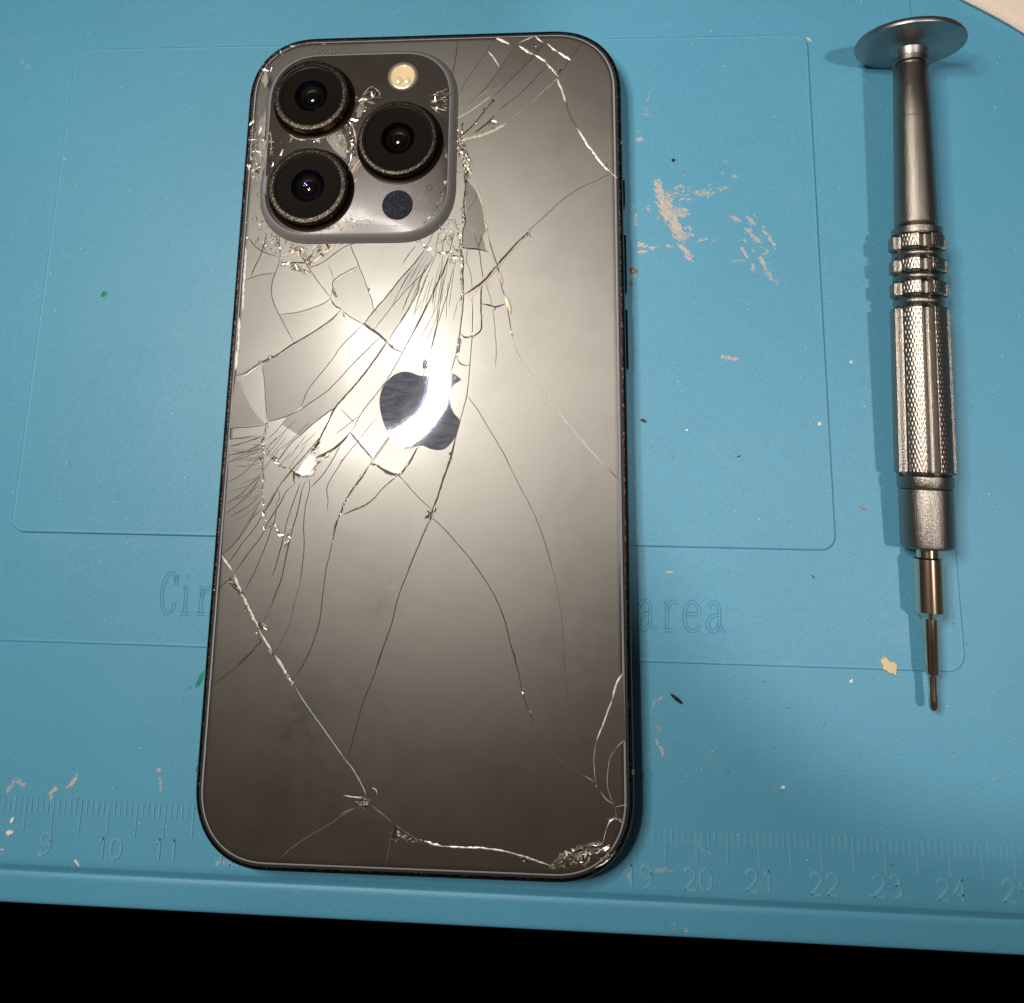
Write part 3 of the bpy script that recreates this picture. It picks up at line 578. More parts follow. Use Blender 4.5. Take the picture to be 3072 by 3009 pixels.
 (Z5, [(.09, D, [(240, 50), (350, 40), (470, 20)]), (.12, D, [(245, 105), (380, 70), (500, 30)]), (.1, D, [(240, 180), (350, 160), (470, 100)]), (.13, D, [(235, 235), (380, 190), (500, 125)]),
  (.13, D, [(225, 400), (350, 330), (440, 240), (510, 170)]), (.13, D, [(210, 580), (330, 500), (430, 400), (500, 330)]), (.13, D, [(200, 665), (330, 560), (420, 460), (500, 350)]), (.13, D, [(185, 985), (300, 880), (420, 700), (500, 530)]),
  (.13, D, [(215, 1080), (290, 980), (340, 900), (440, 780), (520, 650), (600, 500), (640, 450)]), (.16, D, [(280, 1140), (400, 970), (500, 840), (560, 720), (640, 590), (660, 560), (700, 480), (760, 420)]),
  (.13, D, [(370, 1270), (450, 1120), (530, 930), (580, 790), (610, 700), (630, 600)]), (.08, T_, [(300, 880), (380, 740), (450, 620)]), (.08, D, [(330, 560), (400, 510), (470, 400)]),
  (.16, D, [(820, 400), (770, 540), (720, 680), (690, 800), (660, 930), (620, 1080), (590, 1160)]), (.1, CR_, [(590, 1160), (610, 1230), (622, 1290)]),
  (.18, D, [(860, 390), (830, 470), (800, 620), (760, 760), (720, 920), (690, 1060), (660, 1200), (620, 1300), (580, 1410), (520, 1530)]), (.1, LW, [(600, 1370), (570, 1440), (530, 1520)]),
  (.13, D, [(890, 370), (895, 450), (860, 600), (845, 750), (850, 900), (835, 1080), (820, 1200)]), (.08, T_, [(820, 1200), (770, 1390), (720, 1580), (650, 1720), (610, 1800)]),
  (.15, D, [(980, 30), (880, 150), (800, 240), (730, 320), (640, 440), (590, 540), (520, 650)]), (.22, D, [(1220, 0), (1160, 70), (1080, 140), (1000, 185), (950, 200)]), (.15, D, [(1145, 90), (1090, 200), (1000, 340), (905, 440)]),
  (.12, D, [(1280, 70), (1180, 200), (1100, 320), (1050, 400), (1035, 465), (1045, 550), (1035, 640)]), (.2, D, [(1235, 0), (1300, 80), (1400, 200)]), (.15, D, [(1550, 20), (1480, 110), (1410, 215)]),
  (.45, D, [(1395, 245), (1450, 270), (1530, 315), (1600, 345)]), (.35, D, [(1600, 345), (1650, 320), (1690, 270)]), (.28, D, [(1690, 270), (1730, 200), (1770, 115)]),
  (.24, D, [(1380, 260), (1320, 360), (1250, 450), (1190, 550), (1150, 640), (1110, 740), (1085, 850)]), (.14, D, [(1085, 850), (1060, 980), (1030, 1100), (1010, 1250), (990, 1420), (975, 1540), (940, 1650), (900, 1770), (840, 1890)]),
  (.2, D, [(1600, 355), (1500, 440), (1430, 520), (1360, 580), (1270, 620), (1170, 660)]), (.14, CR_, [(1585, 370), (1490, 455), (1425, 530), (1350, 595)]), (.3, D, [(1610, 340), (1650, 370)]), (.14, D, [(1640, 360), (1700, 430), (1800, 540), (1890, 620)]),
  (.17, D, [(1904, 660), (1860, 740), (1800, 880), (1740, 1020), (1690, 1150), (1640, 1270), (1600, 1400), (1570, 1530), (1520, 1680), (1440, 1890)]), (.1, CR_, [(1850, 740), (1790, 880), (1730, 1020), (1700, 1100)]),
  (.35, LW, [(180, 1000), (220, 1060), (270, 1130)]), (.35, LW, [(280, 1150), (305, 1220), (340, 1300)]), (.35, LW, [(350, 1310), (380, 1390), (440, 1510), (480, 1590)]), (.3, D, [(240, 1190), (270, 1250), (330, 1310)]), (.28, LW, [(480, 1600), (540, 1700), (600, 1795)]), (.35, LW, [(610, 1805), (640, 1850), (690, 1910)]),
  (.14, D, [(140, 1290), (200, 1220), (270, 1160)]), (.16, D, [(500, 1690), (420, 1780), (300, 1890)]), (.3, D, [(500, 1670), (480, 1720)]), (.16, T_, [(640, 460), (650, 520), (625, 570), (630, 600)]),
  (.3, D, [(770, 300), (765, 350), (770, 410)]), (.25, CR_, [(900, 330), (940, 260), (1040, 170)]), (.25, CR_, [(700, 760), (755, 770)]), (.3, CR_, [(700, 790), (755, 772)])]),
 (Z6, [(.12, D, [(150, 100), (90, 200), (50, 250)]), (.24, D, [(440, 50), (400, 200), (350, 340), (300, 500), (260, 600), (235, 690)]), (.1, CR_, [(345, 320), (325, 400), (298, 480)]),
  (.16, D, [(250, 670), (350, 760), (450, 870), (560, 1000), (680, 1170), (770, 1330), (830, 1480), (880, 1680), (940, 1904)]), (.08, CR_, [(280, 690), (380, 785), (500, 925)]),
  (.1, D, [(735, 0), (840, 200), (960, 440), (1060, 630), (1150, 870), (1220, 1110)]), (.06, T_, [(1220, 1110), (1270, 1390), (1300, 1670), (1310, 1890)]),
  (.1, LW, [(1380, 0), (1520, 150), (1650, 280)]), (.14, D, [(1650, 280), (1700, 330), (1745, 375)])]),
 (Z7, [(.14, D, [(550, 0), (420, 130), (300, 220), (190, 300)]), (.36, LW, [(670, 0), (690, 20)]), (.35, LW, [(722, 50), (780, 140), (820, 200), (870, 280)]), (.14, LW, [(880, 290), (960, 420), (1080, 590), (1200, 760), (1290, 890)]),
  (.18, CR_, [(1290, 890), (1310, 910), (1380, 1010), (1440, 1120), (1465, 1190)]), (.14, D, [(1005, 0), (960, 100), (890, 220)]), (.14, D, [(1600, 0), (1530, 200), (1440, 430), (1370, 680), (1310, 890)]),
  (.15, T_, [(1380, 1295), (1300, 1330), (1150, 1430), (980, 1530), (850, 1620), (760, 1710)]), (.07, LW, [(1370, 1292), (1300, 1318), (1250, 1345)]), (.22, T_, [(1500, 1260), (1600, 1340), (1680, 1410)]), (.4, D, [(1680, 1415), (1740, 1460), (1850, 1530), (1910, 1565)]),
  (.13, T_, [(1680, 1440), (1660, 1570), (1640, 1680), (1620, 1760)]), (.2, LW, [(1280, 1185), (1370, 1200), (1440, 1200)]), (.3, LW, [(1510, 1120), (1550, 1145), (1555, 1180)]), (.25, LW, [(1700, 1460), (1750, 1500), (1800, 1520)])]),
 (Z8, [(.35, D, [(0, 1500), (100, 1550), (220, 1590)]), (.4, D, [(880, 1672), (1000, 1712), (1100, 1745)]), (.35, LW, [(140, 1555), (220, 1585), (300, 1602)]), (.22, LW, [(300, 1600), (450, 1610), (600, 1615), (750, 1632), (880, 1662), (1000, 1698), (1100, 1735), (1180, 1760)]),
  (.12, D, [(220, 1600), (400, 1618), (600, 1628), (750, 1648), (880, 1680)]),
  (.12, D, [(870, 0), (920, 220), (950, 370), (1000, 500), (1050, 620)]), (.1, T_, [(1050, 620), (1130, 770), (1220, 870), (1350, 970), (1455, 1025)]), (.14, CR_, [(1440, 1018), (1540, 1080)]), (.16, CR_, [(1580, 1150), (1620, 1210), (1690, 1260)]),
  (.28, LW, [(1765, 190), (1710, 280), (1680, 400)]), (.22, LW, [(1680, 400), (1620, 560), (1550, 740)]), (.12, CR_, [(1550, 740), (1530, 850), (1530, 960), (1545, 1080)]), (.2, LW, [(1775, 740), (1740, 765), (1710, 800)]), (.1, CR_, [(1710, 800), (1660, 880), (1640, 1000), (1640, 1120), (1690, 1260)]),
  (.16, LW, [(1705, 1280), (1750, 1270), (1800, 1265)]), (.1, CR_, [(1700, 1280), (1715, 1380)]), (.2, LW, [(1765, 1410), (1700, 1370), (1650, 1400)]), (.3, LW, [(1710, 1375), (1660, 1395), (1635, 1450)]), (.14, CR_, [(1635, 1450), (1615, 1510), (1600, 1590)]),
  (.06, T_, [(1270, 0), (1300, 250), (1330, 580)]), (.2, LW, [(1540, 1775), (1610, 1740), (1670, 1690)]), (.2, D, [(1180, 1760), (1180, 1800)])]),
]
ck = MB()
zz = 0
_ex = []
for k in range(26):        # hairlines of the fan under the camera plateau
    t = random.uniform(0, 1); a = math.radians(128 - 32 * t + random.gauss(0, 3)); x0, y0 = 190 + 270 * t, 130 + 60 * t; r0 = random.uniform(40, 260); r1 = r0 + random.uniform(120, 420)
    _ex.append((random.uniform(.05, .09), random.choice((D, D, T_)), [(x0 + r * math.cos(a - (r - r0) * .0002), y0 + r * math.sin(a - (r - r0) * .0002)) for r in (r0, (r0 + r1) / 2, r1)]))
CK.append((Z4, _ex)); _ex = []
for k in range(22):        # hairlines of the fan at the left edge
    y0 = random.uniform(20, 640); x0 = random.uniform(480, 520); l_ = random.uniform(90, 300); a = math.radians(178 - 52 * (y0 / 640) + random.gauss(0, 3))
    _ex.append((random.uniform(.05, .09), D, [(x0, y0), (x0 + l_ * .5 * math.cos(a), y0 + l_ * .5 * math.sin(a)), (x0 + l_ * math.cos(a + .12), y0 + l_ * math.sin(a + .12))]))
for k in range(18):
    x0 = random.uniform(560, 900); y0 = random.uniform(0, 250); l_ = random.uniform(60, 200); a = math.radians(130 + random.gauss(0, 3)); _ex.append((random.uniform(.05, .08), D, [(x0, y0), (x0 + l_ * math.cos(a), y0 + l_ * math.sin(a))]))
CK.append((Z5, _ex))
for zn, lst in CK:
    for w, k, pts in lst:
        P = catmull(wp(zn, pts, GZ), .45)
        P = [(p[0] + random.gauss(0, .018), p[1] + random.gauss(0, .018)) for p in P]; w = w * (.82 if w < .2 else 1)
        ck.ridge(P, w, HZ + zz, .03 + w * .12, k, .35 if w > .2 else .18); zz = (zz + .0007) % .012
        if k == D and w >= .125:            # pale chipped lip along one side, here and there
            i = 0
            while i < len(P) - 4:
                n_ = random.randint(3, 14)
                if random.random() < .30:
                    seg = P[i:i + n_]; a, b_ = np.array(seg[0]), np.array(seg[-1]); d_ = b_ - a; L_ = np.linalg.norm(d_) or 1; o_ = w * random.choice((.62, .62, -.62))
                    ck.ridge([(p[0] - d_[1] / L_ * o_, p[1] + d_[0] / L_ * o_) for p in seg], random.uniform(.04, .09), HZ + zz, .02, random.choice((LW, CR_, CR_, T_)), .4)
                i += n_
o = ck.build('crack_lines', [M['crack_dark'], M['crack_mid'], M['crack_light'], M['crack_cream']], back)
o['label'] = 'branching cracks, brown, tan and white'

# crushed glass along the crack chains and around the cameras
cg = MB(); mixes = {'m': (0, 1, 1, 2, 2, 2), 'l': (0, 0, 1, 2, 2, 2, 2), 'd': (1, 1, 1, 1, 2, 2, 0)}
def chain(zn, pts, width, dens, size, mix='m', z=GZ + .02, tilt=.22):
    P = catmull(wp(zn, pts, z), .3); L_ = len(P)
    for i in range(int(L_ * dens)):
        k = random.randrange(L_); p = P[k]; q_ = P[min(k + 1, L_ - 1)]; p0_ = P[max(k - 1, 0)]; r = size * random.uniform(.35, 1.2)
        cg.facet(p[0] + random.gauss(0, width / 3.0), p[1] + random.gauss(0, width / 3.0), z + random.uniform(0, .05), r, tilt, random.choice(mixes[mix]), math.atan2(q_[1] - p0_[1], q_[0] - p0_[0]))
def area(zn, poly, n, size, mix='m', z=GZ + .02, tilt=.22):
    Q = wp(zn, poly, z); xs_ = [p[0] for p in Q]; ys_ = [p[1] for p in Q]; c = 0
    while c < n:
        x, y = random.uniform(min(xs_), max(xs_)), random.uniform(min(ys_), max(ys_)); ins = False
        for i in range(len(Q)):
            (x1, y1), (x2, y2) = Q[i], Q[i - 1]
            if (y1 > y) != (y2 > y) and x < (x2 - x1) * (y - y1) / (y2 - y1) + x1: ins = not ins
        if ins: cg.facet(x, y, z + random.uniform(0, .05), size * random.uniform(.35, 1.2), tilt, random.choice(mixes[mix])); c += 1
chain(Z4, [(90, 40), (150, 60), (200, 110), (270, 140), (340, 155), (410, 160), (470, 190)], .55, 5, .28)
chain(Z4, [(340, 60), (400, 50), (430, 20)], .7, 4, .35, 'l'); area(Z4, [(410, 130), (490, 120), (510, 220), (470, 250), (400, 240)], 40, .4, 'l')
chain(Z4, [(490, 110), (505, 230), (500, 350), (505, 470), (495, 540)], .45, 6, .22, 'l')
chain(Z4, [(480, 0), (490, 110)], .5, 5, .3); chain(Z4, [(500, 560), (512, 650), (498, 740)], .2, 2, .16)
chain(Z4, [(500, 850), (485, 920), (465, 990)], .4, 5, .25, 'd')
for x, y in ((570, 815), (765, 605), (910, 815), (790, 275), (1055, 10)): chain(Z4, [(x, y), (x + 12, y + 12)], .35, 9, .2, 'l')
chain(Z4, [(405, 1800), (415, 1850)], .35, 9, .2)
chain(Z2, [(60, 890), (150, 890), (230, 930), (205, 1000)], .8, 10, .35); chain(Z2, [(220, 990), (250, 1090), (275, 1160), (280, 1240)], .9, 10, .55, 'l'); chain(Z2, [(240, 850), (230, 930)], .3, 5, .25, 'd')
chain(Z2, [(280, 1240), (260, 1290), (262, 1400), (245, 1550), (240, 1640)], .45, 7, .25, 'd'); area(Z2, [(170, 1000), (210, 990), (300, 1160), (290, 1280), (240, 1250), (230, 1150)], 70, .5, 'l')
area(Z2, [(10, 1650), (190, 1640), (230, 1740), (230, 1870), (30, 1860)], 70, .32, 'm'); chain(Z2, [(690, 205), (760, 250), (820, 285), (900, 330), (950, 380), (1000, 440)], .25, 4, .22)
area(Z2, [(960, 345), (1058, 410), (1030, 445), (1000, 400)], 14, .35, 'd'); area(Z2, [(440, 850), (500, 790), (525, 870), (480, 885)], 12, .45, 'd'); area(Z2, [(828, 185), (885, 210), (832, 262)], 8, .4, 'd')
for x, y, q_ in ((487, 655, 'd'), (345, 840, 'm'), (415, 735, 'd'), (917, 575, 'l'), (1175, 895, 'd'), (510, 770, 'l')): chain(Z2, [(x, y), (x + 8, y + 10)], .25, 9, .2, q_)
chain(Z2, [(1385, 1160), (1440, 1210)], .35, 12, .18, 'm'); chain(Z2, [(780, 1720), (750, 1765)], .35, 8, .25, 'l'); chain(Z2, [(430, 1650), (440, 1720)], .3, 5, .25, 'l')
chain(Z3, [(1280, 740), (1340, 775), (1410, 830), (1470, 885), (1530, 940)], .3, 5, .22, 'd'); chain(Z3, [(430, 1050), (480, 1040), (530, 1005)], .4, 8, .24, 'd'); chain(Z3, [(1035, 460), (1055, 510)], .4, 9, .3, 'm')
chain(Z3, [(1045, 590), (1095, 615)], .25, 6, .18, 'm'); chain(Z3, [(1320, 440), (1325, 480)], .25, 8, .18, 'm'); chain(Z3, [(1110, 640), (1120, 670)], .3, 8, .25, 'l')
chain(Z3, [(620, 250), (720, 275), (820, 320)], .7, 9, .4, 'l'); chain(Z3, [(700, 140), (760, 120), (850, 250)], .8, 7, .45, 'l'); chain(Z3, [(570, 20), (600, 150)], .4, 6, .25, 'd'); chain(Z3, [(810, 220), (835, 260)], .3, 9, .2, 'd')
chain(Z3, [(490, 1540), (480, 1620), (460, 1700), (470, 1780), (540, 1840), (590, 1890)], .35, 4.5, .28, 'm'); area(Z3, [(925, 1665), (915, 1740), (880, 1800), (840, 1790), (880, 1720)], 26, .4, 'd')
area(Z3, [(300, 30), (420, 30), (560, 30), (590, 160), (500, 160), (400, 90)], 60, .3, 'm'); area(Z3, [(600, 30), (800, 90), (960, 90), (830, 260), (740, 180)], 60, .45, 'l'); area(Z3, [(900, 90), (1130, 80), (860, 250)], 40, .5, 'l')
chain(Z5, [(510, 80), (560, 150), (620, 200), (650, 260), (740, 300), (790, 330)], .25, 4, .22); chain(Z5, [(510, 100), (512, 300), (515, 400), (505, 480), (520, 560), (530, 680), (530, 780)], .35, 4.5, .28, 'l')
chain(Z5, [(560, 770), (620, 740), (650, 830), (720, 830), (705, 930)], .5, 4.5, .35, 'l'); chain(Z5, [(760, 300), (800, 340), (890, 350)], .45, 6, .3); chain(Z5, [(900, 150), (930, 130)], .4, 10, .22, 'd'); chain(Z5, [(930, 330), (950, 250), (1040, 180)], .35, 4, .3, 'l')
chain(Z5, [(1390, 230), (1410, 260), (1450, 270), (1530, 320), (1600, 340), (1650, 310), (1685, 270)], .4, 6, .22, 'm'); chain(Z5, [(1340, 300), (1250, 460), (1190, 560), (1150, 650)], .2, 2.5, .2); chain(Z5, [(1150, 650), (1110, 730), (1085, 880)], .2, 3, .2, 'm')
chain(Z5, [(1600, 355), (1500, 440), (1360, 580), (1180, 655)], .12, 2, .16, 'l'); chain(Z5, [(240, 1190), (300, 1270), (350, 1320)], .5, 7, .3, 'd'); chain(Z5, [(360, 1340), (400, 1440), (460, 1560)], .25, 4, .2, 'm')
chain(Z5, [(370, 1430), (385, 1450)], .3, 8, .25, 'd'); chain(Z5, [(500, 1560), (540, 1590)], .5, 12, .35, 'm'); chain(Z5, [(465, 1630), (475, 1650)], .35, 10, .25, 'l'); chain(Z5, [(485, 1690), (490, 1710)], .3, 9, .25, 'd'); chain(Z5, [(1860, 640), (1870, 690)], .35, 12, .3, 'm')
chain(Z6, [(400, 160), (410, 200)], .4, 10, .3); chain(Z6, [(290, 580), (265, 620), (215, 660)], .4, 8, .28, 'm')
chain(Z7, [(1420, 1250), (1470, 1250)], .85, 24, .45, 'd'); chain(Z7, [(1430, 1200), (1490, 1230)], .35, 9, .2, 'l'); area(Z7, [(1690, 1450), (1790, 1510), (1720, 1560), (1650, 1580)], 24, .5, 'd'); chain(Z7, [(820, 200), (870, 280)], .35, 6, .25); chain(Z7, [(1290, 890), (1305, 910)], .2, 8, .18, 'l'); chain(Z7, [(700, 20), (715, 40)], .3, 9, .2, 'd')
chain(Z7, [(1750, 1500), (1800, 1540), (1904, 1570)], .4, 4, .3)
chain(Z8, [(1185, 1765), (1240, 1700), (1330, 1650), (1450, 1600), (1580, 1585)], .3, 12, .30, 'l'); chain(Z8, [(1200, 1770), (1300, 1700), (1420, 1660), (1540, 1640), (1650, 1630)], .5, 13, .34, 'm'); chain(Z8, [(1240, 1780), (1340, 1740), (1440, 1720)], .4, 8, .3, 'd'); area(Z8, [(1180, 1780), (1250, 1690), (1400, 1620), (1560, 1580), (1640, 1610), (1560, 1700), (1450, 1690), (1300, 1760)], 24, .28, 'd')
chain(Z8, [(1380, 1690), (1450, 1650), (1530, 1640)], .4, 6, .5, 'l'); chain(Z8, [(1430, 1700), (1450, 1760), (1490, 1700)], .2, 6, .3, 'l'); chain(Z8, [(1700, 1640), (1600, 1720)], .6, 7, .35)
for x, y, q_ in ((945, 305, 'm'), (945, 345, 'l'), (1007, 500, 'm'), (1032, 595, 'm'), (1545, 1110, 'm')): chain(Z8, [(x, y), (x + 5, y + 8)], .18, 10, .16, q_)
chain(Z8, [(1645, 1380), (1700, 1375), (1750, 1395)], .35, 5, .3, 'l'); area(Z8, [(935, 1690), (1010, 1705), (1000, 1735), (930, 1720)], 14, .4, 'd')
# left of the cameras and between the lenses
area(Z1, [(130, 720), (260, 760), (300, 900), (290, 1100), (250, 1350), (130, 1350), (110, 1000)], 130, .75, 'l'); area(Z1, [(130, 900), (220, 900), (200, 1300), (120, 1300)], 60, .5, 'l')
area(Z1, [(190, 1400), (280, 1450), (360, 1640), (330, 1720), (230, 1600)], 130, .38, 'm'); area(Z1, [(90, 1600), (240, 1600), (400, 1800), (380, 1890), (90, 1700)], 40, .4, 'm'); area(Z1, [(230, 340), (390, 250), (420, 260), (330, 420), (220, 470)], 40, .5, 'l')
chain(Z1, [(750, 190), (620, 190), (480, 220), (330, 290)], .35, 1.6, .35, 'l')
crushed = cg.build('crushed_glass', [M['sp1'], M['sp2'], M['sp3']], back); crushed['kind'] = 'stuff'; crushed['label'] = 'tiny cream and brown glass splinters along the cracks'

# camera plateau
bw, bh, bcx, bcy = 36.9, 38.3, -13.35, 50.25
PT = 9.3
pp = [(-.05, 7.6), (0.0, 7.78), (.16, 7.9), (.4, 8.35), (.75, 8.85), (1.2, 9.18), (1.38, 9.28), (1.45, 9.3)]
rings = [[(x, y, z) for x, y in rrect(bw, bh, 10.5, ins, 14, bcx, bcy)] for ins, z in pp]
plat = loft('camera_plateau', rings, None, ph, cap_top=True, mats=[M['lens_black'], M['rim_soft'], M['plateau'], M['rim_body']], ringmat=[0, 3, 3, 3, 3, 1, 2, 2]); sharp(P_(plat), 50)
plat['label'] = 'raised glossy camera plateau with cracked rim'
cg = MB()
area(Z1, [(1010, 680), (1060, 600), (1130, 540), (1200, 600), (1160, 700), (1040, 760)], 26, .55, 'm', PT, .3); area(Z1, [(820, 900), (1000, 800), (1010, 1000), (1040, 1180), (950, 1270), (920, 1050), (780, 1000)], 190, .5, 'l', PT)
area(Z1, [(930, 900), (1010, 950), (1000, 1130), (940, 1180)], 60, .4, 'm', PT); area(Z1, [(1600, 600), (1740, 550), (1750, 740), (1640, 730)], 34, .5, 'm', PT, .25); area(Z1, [(300, 1180), (330, 880), (420, 900), (560, 960), (620, 1010), (420, 1060), (330, 1180)], 26, .45, 'm', PT); area(Z1, [(960, 640), (1040, 620), (1230, 560), (1240, 640), (1080, 760), (1000, 830)], 34, .6, 'm', PT); area(Z1, [(880, 1640), (1000, 1560), (1120, 1650), (1100, 1705), (870, 1705)], 24, .4, 'l', PT); area(Z1, [(1560, 620), (1745, 540), (1750, 760), (1640, 760)], 30, .6, 'l', PT); chain(Z1, [(1700, 960), (1740, 1100), (1735, 1300), (1680, 1500), (1560, 1650)], .35, 1.6, .3, 'l', PT); area(Z1, [(1700, 900), (1790, 860), (1800, 950), (1730, 1000)], 40, .4, 'm', PT - .6)
area(Z1, [(640, 930), (820, 900), (780, 1000), (620, 1000)], 40, .5, 'l', PT); area(Z1, [(700, 1700), (850, 1620), (880, 1700), (720, 1740)], 30, .45, 'l', PT); area(Z1, [(290, 900), (330, 900), (320, 1150), (290, 1200)], 26, .35, 'l', PT)
area(Z1, [(700, 230), (830, 260), (800, 310), (660, 270)], 26, .4, 'l', PT - .4); area(Z1, [(250, 800), (320, 780), (290, 900), (240, 1000)], 40, .4, 'l', PT - .5)
for k in range(300):     # dusty scratches around the lidar disc
    a = random.uniform(0, 6.28); r = random.gauss(4.3, 1.0); c = W(1192, 615, PT)
    cg.blob(c[0] + r * math.cos(a) * 1.25, c[1] + r * math.sin(a) * .8, PT, random.uniform(.03, .16), .03, random.uniform(0, 3.1), .015, 3, 5)
for k in range(1300):     # hazy scuffs over the lower right of the plateau
    a = random.uniform(0, 6.28); c = W(min(1320, 1150 + random.gauss(0, 85)), min(678, 625 + random.gauss(0, 38)), PT)
    if 6.0 > math.hypot(c[0] + 5.43, c[1] - 37.88) > 2.9 or random.random() < .35: cg.blob(c[0], c[1], PT, random.uniform(.05, .30), random.uniform(.02, .06), random.choice((.7, 2.3, 1.5)) + random.gauss(0, .4), .012, 3, 6)
for w_, k_, pts in ((.12, 5, [(1050, 620), (1100, 560), (1140, 545), (1200, 600)]), (.1, 5, [(1020, 680), (1080, 600), (1150, 580)]), (.1, 5, [(1040, 700), (1110, 640), (1190, 630)]), (.12, 4, [(1060, 740), (1130, 690), (1210, 660)]), (.1, 5, [(1140, 540), (1190, 590), (1195, 640)]),
                     (.12, 5, [(1600, 620), (1680, 590), (1745, 560)]), (.1, 5, [(1610, 660), (1690, 650), (1750, 655)]), (.14, 5, [(1610, 710), (1680, 725), (1745, 742)]), (.12, 4, [(1650, 740), (1740, 790), (1740, 800)]), (.1, 5, [(1640, 600), (1700, 640), (1745, 690)]),
                     (.16, 5, [(450, 930), (520, 970), (600, 980)]), (.1, 4, [(640, 1010), (760, 990), (800, 1000)]), (.14, 5, [(760, 990), (790, 920), (850, 880)]), (.12, 4, [(830, 900), (900, 920), (930, 1000), (930, 1120)]), (.3, 5, [(940, 820), (985, 900), (1000, 1000)]), (.3, 5, [(960, 1240), (1010, 1170), (1050, 1120)]),
                     (.12, 4, [(950, 1000), (1000, 1080), (960, 1170)]), (.2, 5, [(840, 1650), (870, 1680), (900, 1720)]), (.25, 5, [(1010, 1290), (985, 1330)]), (.1, 5, [(300, 900), (310, 1000), (300, 1100)])):
    cg.ridge(catmull(wp(Z1, pts, PT), .35), w_, PT + .005, .03, k_, .4)
def flat(zn, pts, z, m_):
    Q = wp(zn, pts, z); n = len(Q); mesh('broken_glass', [(x, y, z) for x, y in Q] + [(x, y, z - .15) for x, y in Q], [tuple(range(n))] + [(n + i, n + (i + 1) % n, (i + 1) % n, i) for i in range(n)], (M['pale_a'], M['pale_b'], M['pale_c'])[m_], plat)
flat(Z1, [(765, 985), (800, 920), (870, 895), (915, 960), (930, 1040), (918, 1130), (880, 1110), (820, 1060)], PT + .02, 0)
flat(Z1, [(930, 1190), (985, 1130), (1040, 1110), (1055, 1170), (1000, 1235), (960, 1262)], PT + .022, 1); flat(Z1, [(1010, 720), (1050, 660), (1075, 700), (1040, 790), (1005, 800)], PT + .021, 1)
flat(Z1, [(850, 1630), (880, 1690), (960, 1712), (860, 1716), (830, 1660)], PT + .02, 1)
for k in range(15):      # the broken pale edge of the plateau along its left side
    y0 = random.uniform(400, 1290); x0 = random.uniform(215, 275) - y0 * .012; h_ = random.uniform(50, 170); flat(Z1, [(x0, y0), (x0 + random.uniform(8, 30), y0 - random.uniform(10, 40)), (x0 + random.uniform(14, 34), y0 + h_ * .5), (x0 + random.uniform(0, 16), y0 + h_), (x0 - random.uniform(2, 14), y0 + h_ * .55)], PT + .03 + k * .003, random.choice((0, 1, 2, 2)))
o = cg.build('splinters', [M['sp1'], M['sp2'], M['sp3'], M['haze'], M['crack_dark'], M['crack_cream']], plat); o['kind'] = 'stuff'; o['label'] = 'cream splinters and scratches on the camera plateau'

def lens(u, v, R, G, label, blue, tint):
    x, y, _ = W(u, v, 11.9); e = empty('camera_lens', (x, y, 0)); e.parent = ph; e.location.z = -.5 * K; e['label'] = label
    S = R / 6.95; G += .22
    def Lt(*a, **k): return sharp(lathe(*a, **k), 40)
    Lt('lens_ring', [(7.75 * S, 9.25), (7.7 * S, 9.42), (7.3 * S, 9.55), (7.05 * S, 9.7), (6.95 * S, 10.2), (6.93 * S, 11.55), (6.91 * S, 11.72), (6.84 * S, 11.84), (6.75 * S, 11.89), (G + .42, 11.9), (G + .36, 11.78), (G + .05, 11.76)], None, e, 96,
       mats=[M['lens_wall'], M['lens_ring'], M['lens_black']], ringmat=[0, 0, 0, 0, 0, 0, 1, 1, 1, 1, 2])
    Lt('lens_trim', [(G + .06, 11.76), (G - .02, 11.83), (G - .12, 11.78)], M['lens_trim'], e, 96)
    Lt('lens_barrel', [(G, 11.7), (G - .15, 11.62), (G - .3, 11.60), (3.1, 11.58), (3.0, 11.45), (2.2, 11.0), (1.7, 10.7), (1.2, 10.6)], None, e, 72, mats=[M['lens_black'], M['lens_iris'], blue], ringmat=[0, 0, 0, 1, 2, 0, 1])
    pr = [(1.25 * math.cos(t), 10.6 + .45 * math.sin(t)) for t in [i * math.pi / 2 / 8 for i in range(8)]] + [(.02, 11.05)]
    Lt('lens_element', pr, M['lens_elem'], e, 48, cap_top=True)
    o = lathe('cover_glass', [(G - .1, 11.74), (.02, 11.74)], tint, e, 64, cap_top=True)
    return e
lens(931.6, 285, 7.05, 5.5, 'upper left camera lens', M['lens_blue'], M['cover'])
lensB = lens(921, 555, 7.3, 5.75, 'lower left camera lens with a bright blue glint', M['lens_blue'], M['cover'])
M['glint'] = mat('blue_glint_dome', (0.35, 0.45, 0.95), 0.10, 1.0)
for dx, dy, r_ in ((-.55, .55, .42), (-.25, .25, .36), (.30, -.30, .30), (-.75, .25, .3)):  # extra blue domes added so that each gives a glint
    g_ = lathe('lens_element', [(r_ * math.cos(t), 11.0 + r_ * .8 * math.sin(t)) for t in [i * math.pi / 2 / 6 for i in range(6)]] + [(.01, 11.0 + r_ * .8)], M['glint'], lensB, 24, (dx, dy), cap_top=True); sharp(g_, 60)
lens(1192, 412, 7.3, 5.95, 'right camera lens between flash and sensor', M['lens_iris'], M['cover'])
fx, fy, _ = W(1209, 229, PT); fl = empty('flash', (fx, fy, 0)); fl.parent = ph; fl.location.z = -.5 * K; fl['label'] = 'round warm white flash'
sharp(lathe('flash_ring', [(2.95, 9.26), (2.85, 9.45), (2.55, 9.6), (2.3, 9.6), (2.2, 9.45)], M['flash_ring'], fl, 48), 40)
sharp(lathe('reflector', [(2.25, 9.52), (2.1, 9.46), (1.2, 9.36), (.02, 9.34)], M['flash'], fl, 48), 40)
